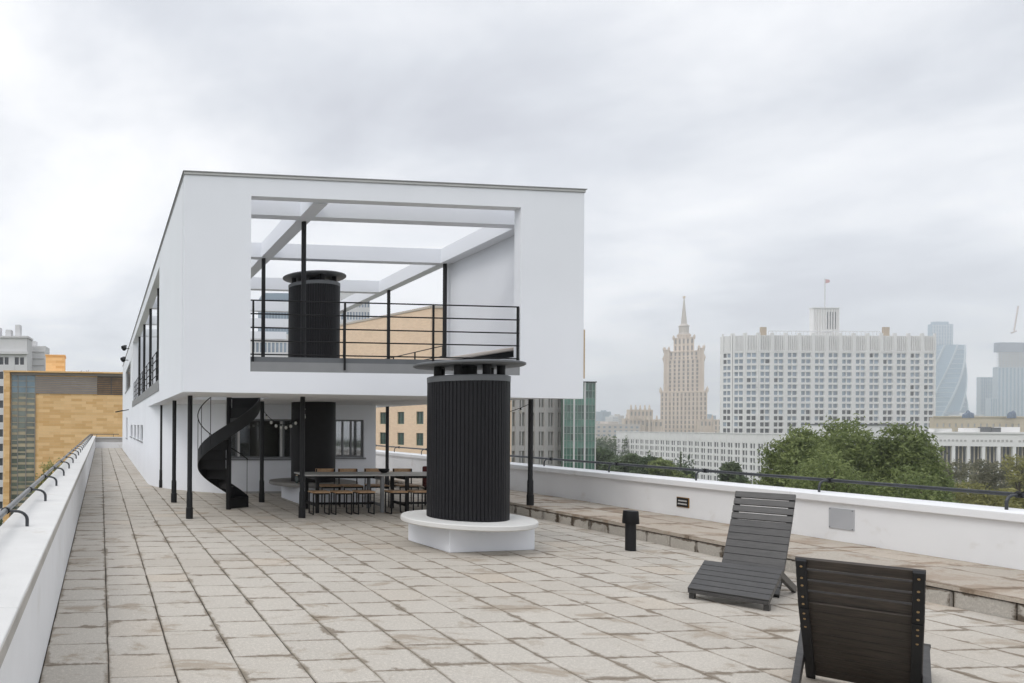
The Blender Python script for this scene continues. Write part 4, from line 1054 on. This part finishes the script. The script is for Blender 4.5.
tier(40, 392.4, 360, 44, 9, 8, corner=6)
tier(37, 362, 352, 40, 9, 2, corner=7)
tier(20.5, 352.5, 338, 24, 5, 2, corner=4)
tier(13, 338.5, 335, 16, 5, 1, wins=False)
for px in (666, 700.5): tier(5, 420, 350, 47, 1, 8, wins=False, cxp=px, corner=5)
zb = ZZ(683, 336, D)
Zp = lambda y: ZZ(683.3, y, D)
obj('spire', MB().lathe(c0, [(8.2, Zp(337)), (8.2, Zp(334)), (6.6, Zp(333)), (6.6, Zp(327)), (7.6, Zp(326.3)), (4.0, Zp(324)), (3.2, Zp(318)), (1.9, Zp(308)), (.7, Zp(298.5)), (.7, Zp(297))], 12), 'hotel_trim', T)
sv = [(c0[0]+tx*r*math.cos(a), c0[1]+ty*r*math.cos(a), Zp(297.2)+r*math.sin(a)) for k in range(10) for a in [math.pi/2+k*math.pi/5] for r in [2.9 if k % 2 == 0 else 1.2]]
q = MB(); q.add(sv+[(x+nx*.8, y+ny*.8, z) for x, y, z in sv], [tuple(range(10)), tuple(range(10, 20))[::-1]]+[(i, (i+1) % 10, 10+(i+1) % 10, 10+i) for i in range(10)])
obj('star', q, 'cream_metal', T)
def wing(pa, pb, ytop, turrets, name='wing'):
    fr = frame(P(pa, D-40), P(pb, D-40)); z1 = ZZ(pa, ytop, D-40); q = MB().obox(*fr[:3], 0, fr[3], -7, 0, G3, z1)
    n_c = max(2, int(fr[3]/5.5))
    for k in range(n_c+1): q.obox(*fr[:3], fr[3]*k/n_c-.9*(k > 0), fr[3]*k/n_c+.9*(k < n_c), .003, .8, G3, z1-.5)
    for k in range(turrets):
        u = fr[3]*(k+.3)/turrets; cc = (fr[0][0]+fr[1][0]*u, fr[0][1]+fr[1][1]*u); q.lathe(cc, [(1.4, z1-.5), (1.4, z1+3), (.8, z1+3.5), (1.1, z1+5), (.2, z1+7.5)], 8)
    obj(name, q, 'hotel_stone', T, weld=False)
    q = MB()
    for k in range(n_c): q.obox(*fr[:3], fr[3]*(k+.32)/n_c, fr[3]*(k+.68)/n_c, .004, .3, z1-9, z1-3)
    obj('windows', q, 'hotel_window', T, weld=False)['kind'] = 'stuff'
wing(629.5, 652.5, 409.5, 5); wing(624.5, 645, 418.5, 3); wing(645, 663, 420, 2); wing(700, 719, 419.5, 2)

# --- far business district
DC = 2150.0
def city(name, label, m, build):
    T = thing(name, label, 'skyscraper', (*P(990, DC), G3), 'glass skyscrapers on the horizon'); build(T, m); return T
def slabs(T, m, p0, p1, y, d, dep=12, y0=450, nm='body', bars=0, barm='city_pale', hb=0):
    fr = frame(P(p0, d), P(p1, d)); z1 = ZZ(p0, y, d); obj(nm, MB().obox(*fr[:3], 0, fr[3], -dep, 0, G3, z1), m, T)
    q = MB()
    for k in range(bars): u = fr[3]*(k+.5)/bars; q.obox(*fr[:3], u-fr[3]/bars*.16, u+fr[3]/bars*.16, .01, 1.5, G3, z1-2)
    for k in range(hb): z = z1-4-k*11; q.obox(*fr[:3], 0, fr[3], .01, 1.0, z-2.2, z)
    if q.v: obj('facade_ribs', q, barm, T, weld=False)
city('glass_tower', 'tall rectangular blue glass tower behind the twisted one', 'city_blue', lambda T, m: (slabs(T, m, 931, 952.5, 324, DC+150, bars=8, hb=16), slabs(T, m, 934, 948, 321.5, DC+155)))
def twist(T, m):
    c1 = P(944.5, DC); n = 40; q = MB(); q2 = MB(); zt_ = ZZ(948, 346, DC)
    rings = []
    for j in range(n+1):
        u = j/n; z = G3+(zt_-G3)*u; half = (18.0*DC/F)*(1-.16*u*u)*.93; a0 = R(20+ 125*u)
        rings.append([(c1[0]+half*1.12*math.cos(a0+k*math.pi/2+e)/math.cos(.35)*.78, c1[1]+half*1.12*math.sin(a0+k*math.pi/2+e)/math.cos(.35)*.78, z) for k in range(4) for e in (-.35, .35)])
    vs = [v for r_ in rings for v in r_]; fs = [(j*8+k, j*8+(k+1) % 8, j*8+8+(k+1) % 8, j*8+8+k) for j in range(n) for k in range(8)]; fs.append(tuple(range(n*8, n*8+8)))
    obj('body', q.add(vs, fs), m, T, smooth=False)
    for k in range(0, 8, 2): q2.tube([rings[j][k] for j in range(n+1)], 2.6, 6); q2.tube([rings[j][k+1] for j in range(n+1)], 2.0, 6)
    for j in range(2, n, 2):
        for k in range(1, 8, 2): q2.tube([rings[j][k], rings[j][(k+1) % 8]], .9, 4)
    obj('edge_ribs', q2, 'city_pale', T, weld=False)
city('twisted_tower', 'twisting blue glass tower with pale spiralling edges right of the white tower', 'city_blue', twist)
city('glass_tower', 'shorter plain blue tower between the twisted tower and the one with a crane', 'city_pale', lambda T, m: slabs(T, m, 980.5, 994, 377, DC+60, bars=6, hb=12, barm='city_blue'))
def craned(T, m):
    slabs(T, m, 997, 1050, 367, DC-80, bars=14, barm='city_blue'); slabs(T, 'city_pale', 990, 997, 398, DC-90, bars=3, barm='city_blue')
    fr = frame(P(999, DC-75), P(1048, DC-75)); q = MB()
    for k in range(9): z = ZZ(1010, 367-k*1.75, DC-75); q.obox(*fr[:3], 2, fr[3], -10, 0, z, z+1.2)
    for k in range(16): q.obox(*fr[:3], 2+k*(fr[3]-3)/16, 3+k*(fr[3]-3)/16, -1, 0, ZZ(1010, 367, DC-75), ZZ(1010, 351, DC-75))
    obj('open_floors', q, 'pale_block', T, weld=False)
    obj('floor_core', MB().obox(*fr[:3], 8, fr[3]-5, -9, -3, ZZ(1010, 367, DC-75), ZZ(1010, 352, DC-75)), 'city_pale', T)
    obj('screen_band', MB().obox(*fr[:3], -2, fr[3], -13, 2, ZZ(1010, 352, DC-75), ZZ(1010, 342.5, DC-75)), 'city_dark', T)
city('unfinished_tower', 'unfinished glass tower with a dark top band at the right edge', 'city_pale', craned)
T = thing('tower_crane', 'thin construction crane on top of the unfinished tower', 'crane', (*P(1014, DC-80), ZZ(1014, 342, DC-80)))
a = P(1013.5, DC-90); b = P(1017.5, DC-90)
obj('mast', MB().beam((a[0], a[1], ZZ(1013, 342.5, DC-90)), (a[0], a[1], ZZ(1013, 331, DC-90)), 4, 4), 'crane', T)
obj('jib', MB().beam((a[0], a[1], ZZ(1013, 331, DC-90)), (b[0], b[1], ZZ(1017, 306, DC-90)), 2.6, 2.6).beam((a[0]-10, a[1], ZZ(1013, 333, DC-90)), (a[0]+8, a[1], ZZ(1013, 331, DC-90)), 3, 4), 'crane', T)

# --- distant blocks on the horizon
far = [(602.5, 611, 411.5, 1900, 'blue_block', 'pale blue tower block on the horizon left of the hotel', 1), (612.5, 618.5, 416.5, 1750, 'grey_block', 'small grey block on the horizon beside the blue one', 1),
       (617, 624, 415.5, 1800, 'pale_block', 'small beige block on the horizon touching the hotel wing', 1), (596, 640, 424, 950, 'pale_block', 'long beige apartment block low on the horizon by the green glass office', 1),
       (706, 719, 420, 1500, 'pale_block', 'small pale block between the hotel and the white tower', 1), (709, 716, 415.5, 1800, 'blue_block', 'blue grey block peeping up between the hotel and the white tower', 1),
       (580, 604, 421, 1600, 'pale_block', 'distant beige slab just right of the green glass office', 1), (959, 974, 412.5, 1500, 'blue_block', 'small dark block at the foot of the twisted tower', 1),
       (966, 984, 414.5, 1300, 'grey_block', 'low grey block between the glass towers', 1)]
for p0, p1, y, d, m, lb, _ in far:
    T = thing('distant_block', lb, 'building', (*P((p0+p1)/2, d), G3), 'blocks along the horizon'); fr = frame(P(p0, d), P(p1, d)); z1 = ZZ(p0, y, d)
    q = MB().obox(*fr[:3], 0, fr[3], -30, 0, G3, z1).obox(*fr[:3], fr[3]*.3, fr[3]*.55, -20, -4, z1, z1+3.5); obj('wall', q, m, T)
    q = MB(); nr = max(3, int((z1+12)/6)); nc = max(4, int(fr[3]/7))
    for j in range(nr):
        z = z1-3-j*5.5
        if z < G3+4: break
        for i in range(nc): q.obox(*fr[:3], fr[3]*(i+.3)/nc, fr[3]*(i+.7)/nc, .01, .2, z-2.4, z)
    obj('windows', q, 'pane_blue', T, weld=False)['kind'] = 'stuff'

# ------------------------------------------------------------------ trees
def crown_mesh(blobs, n, leaf, droop=.0, shell=.62, seed=0, flat=1.0):
    """many small leaf-clump faces spread through the volume of several uneven lobes"""
    rg = np.random.default_rng(seed); vol = np.array([b[3]*b[4]*b[5] for b in blobs])**.75; pr = vol/vol.sum()
    idx = rg.choice(len(blobs), n, p=pr); B_ = np.array(blobs)[idx]
    d = rg.normal(size=(n, 3)); d /= np.linalg.norm(d, axis=1)[:, None]
    rad = (shell+(1-shell)*rg.random(n))*(1+rg.normal(size=n)*.07)
    lump = 1+.20*np.sin(d[:, 0]*7+B_[:, 0]*3)*np.sin(d[:, 1]*6+B_[:, 1]*2+1)+.12*np.sin(d[:, 2]*11+B_[:, 2]*3+d[:, 0]*9)
    p = B_[:, :3]+d*B_[:, 3:6]*(rad*lump)[:, None]
    p[:, 2] -= droop*rg.random(n)**2*(np.abs(d[:, 2]) < .6)
    a = rg.normal(size=(n, 3)); a[:, 2] -= droop*.6; a /= np.linalg.norm(a, axis=1)[:, None]
    b = np.cross(a, rg.normal(size=(n, 3))); b /= np.linalg.norm(b, axis=1)[:, None]
    s = leaf*(.6+.8*rg.random(n))[:, None]
    q = np.stack([p-a*s*.9, p-b*s*.34, p+a*s*.9, p+b*s*.34], axis=1).reshape(-1, 3)
    lob = rg.random(len(blobs))[idx]
    tone = np.clip(.08+.30*lob+.34*rg.random(n)+.22*np.sin(p[:, 0]*2.7+B_[:, 1]*3)*np.sin(p[:, 2]*3.1+B_[:, 0]*5)+.12, 0, 1)
    m = MB(); m.v = [tuple(v) for v in q]; m.f = [(4*i, 4*i+1, 4*i+2, 4*i+3) for i in range(n)]; m.tone = tone
    m.uv = np.tile([(0, 0), (1, 0), (1, 1), (0, 1)], (n, 1)); return m
def tree(label, base, h, w, n, leaf, m='leaf', seed=0, lobes=9, group=None, name='tree', cb=.25, droop=.3, cat='tree', shape='round', shell=.55, top_blobs=None):
    T = thing(name, label, cat, base, group); rg = random.Random(seed)
    x, y, z = base; tr = MB(); tr.tube([(x, y, z), (x+.1*w*.2, y, z+h*.35), (x, y+.05*w, z+h*.62), (x+.02*w, y, z+h*.86)], [h*.022, h*.017, h*.011, h*.004], 8)
    blobs = []
    for k in range(lobes):
        u = (k+.5)/lobes; hh = cb+(1-cb)*(.12+.80*u)
        if shape == 'cone': rr = w/2*(1.02-u)*1.0; hh = cb+(1-cb)*u
        else: rr = w/2*math.sin(math.pi*min(.97, .22+.72*u))**.8
        a = k*2.4+rg.random(); off = rr*(.78 if shape == 'round' else .2)*(rg.random()*.5+.6)
        sz = w*rg.uniform(.17, .27) if shape == 'round' else max(.08*w, rr*.8)
        bx, by, bz = x+off*math.cos(a), y+off*math.sin(a), z+h*hh
        zs = min(sz*rg.uniform(.65, .95), z+h*1.0-bz+.05*h)
        blobs.append((bx, by, bz, sz, sz, max(.06*h, zs)))
        tr.tube([(x, y, z+h*(hh*.62)), ((x+bx)/2, (y+by)/2, z+h*hh*.84), (bx, by, bz)], [h*.009, h*.006, h*.002], 6)
    if top_blobs: blobs += top_blobs
    obj('trunk', tr, 'bark', T, smooth=True)
    obj('crown', crown_mesh(blobs, n, leaf, droop, shell, seed), m, T, weld=False)
    return T
def tree_px(label, px, ytop, d, wpx, n, leaf_px, G_=None, **k):
    x, y = P(px, d); zt = ZZ(px, ytop, d); zb = gz(x, y) if G_ is None else G_
    return tree(label, (x, y, zb), zt-zb, wpx*d/F, n, leaf_px*d/F, **k)
# the group of large drooping trees
big = [(798, 424, 62, 84, 40000, 'leftmost of the large drooping green trees, over the back of the grey lounger', 'leaf'), (845, 425, 66, 92, 44000, 'middle tree of the large green group in front of the white tower', 'leaf'),
       (905, 423, 63, 82, 40000, 'rightmost of the large drooping green trees, reaching toward the colonnade', 'leaf'), (830, 446, 54, 90, 16000, 'lower broad tree in front of the large green group', 'leaf'),
       (905, 462, 52, 90, 14000, 'lower bushy green tree above the right railing', 'leaf')]
for k, (px, yt, d, w, n, lb, m) in enumerate(big):
    tree_px(lb, px, yt, d, w, n, 2.0, m=m, seed=20+k, lobes=22, group='large trees beyond the right parapet', cb=.30, droop=1.1, shell=.45)
sm = [(606, 452, 190, 44, 'leaf_dark', 'dark tree next to the foot of the green glass office'), (634, 455, 175, 34, 'leaf_dark', 'second dark rounded tree along the white annex'), (655, 458, 165, 34, 'leaf_dark', 'dark tree in front of the annex between two others'),
      (668, 463, 150, 40, 'leaf', 'greener low tree in front of the left end of the annex'), (690, 470, 150, 22, 'leaf_dark', 'small shrubby tree at the end of the dark row'), (734, 463, 130, 32, 'leaf_dark', 'lone round tree standing before the annex windows'),
      (770, 480, 110, 36, 'leaf', 'low green tree between the lone round tree and the big group')]
for k, (px, yt, d, w, m, lb) in enumerate(sm):
    tree_px(lb, px, yt-2, d, w*1.15, 11000, 2.0, m=m, seed=50+k, lobes=10, group='trees in front of the white annex', cb=.2, droop=.2)
tree_px('narrow pointed poplar rising from the dark row of trees', 681, 450.5, 160, 8, 2500, 1.2, m='leaf_dark', seed=70, lobes=8, name='poplar_tree', shape='cone', cb=.1)
rt = [(940, 452, 120, 52, 'leaf_grey', 'greyish thin leaved tree in front of the leftmost columns'), (985, 455, 125, 44, 'leaf_grey', 'greyish tree covering the middle columns'), (1022, 452, 118, 40, 'leaf_olive', 'olive brown tree at the right edge before the columns'),
      (980, 480, 80, 60, 'leaf_olive', 'yellow green bushy tree above the right end of the railing'), (1014, 484, 84, 44, 'leaf_olive', 'yellow green tree at the picture edge above the railing'), (1060, 470, 95, 60, 'leaf_olive', 'olive tree just past the right picture edge')]
for k, (px, yt, d, w, m, lb) in enumerate(rt):
    tree_px(lb, px, yt, d, w, 9000 if yt > 460 else 6500, 1.6, m=m, seed=80+k, lobes=12, group='trees in front of the colonnade', cb=.15, droop=.5)
tree_px('small blue green spruce among the yellow bushes at right', 950, 481, 70, 22, 3500, 1.3, m='leaf_spruce', seed=95, lobes=10, name='spruce_tree', shape='cone', cb=.1)
tree_px('olive tree rising behind the left parapet in front of the orange building', 52, 452, 45, 60, 16000, 1.8, m='leaf_olive', seed=97, lobes=11, cb=.25)
tree_px('dark tree at the far left picture edge below the grey tower', -14, 468, 60, 34, 4000, 1.6, m='leaf_dark', seed=98, lobes=9)
# far woods as one mass each
def woods(label, p0, p1, d, yt, n, seed, m='leaf_dark'):
    rg = random.Random(seed); bl = []
    for k in range(26):
        px = p0+(p1-p0)*(k+rg.random())/26; x, y = P(px, d+rg.uniform(-20, 20)); zt = ZZ(px, yt+rg.uniform(0, 3), d); s = (p1-p0)/26*d/F*1.5
        zg = gz(x, y); bl.append((x, y, (zt+zg)/2, s, s, (zt-zg)/2))
    o_ = obj('woodland', crown_mesh(bl, n, 2.0*d/F, 0, .75, seed), m, None, weld=False); tag(o_, label, 'woodland', kind='stuff')
woods('hazy far belt of woodland beneath the horizon blocks', 585, 660, 520, 437, 5000, 5)
woods('dark near belt of woodland along the foot of the annex', 590, 692, 215, 459, 11000, 6)
woods('belt of greenery below the colonnade', 925, 1110, 200, 462, 7000, 8, 'leaf_grey')

# the long left facade is not quite parallel to the paving
def descend(o):
    for c in [x for x in bpy.data.objects if x.parent == o]:
        yield c; yield from descend(c)
done = set()
for o in descend(PH):
    if o.type != 'MESH' or o.data.name in done: continue
    done.add(o.data.name)
    for v in o.data.vertices:
        X_, Y_ = v.co.x+1.33, v.co.y+11.15
        if X_ < 1.75 and Y_ > 11.2: v.co.x += .0048*(Y_-11.15)
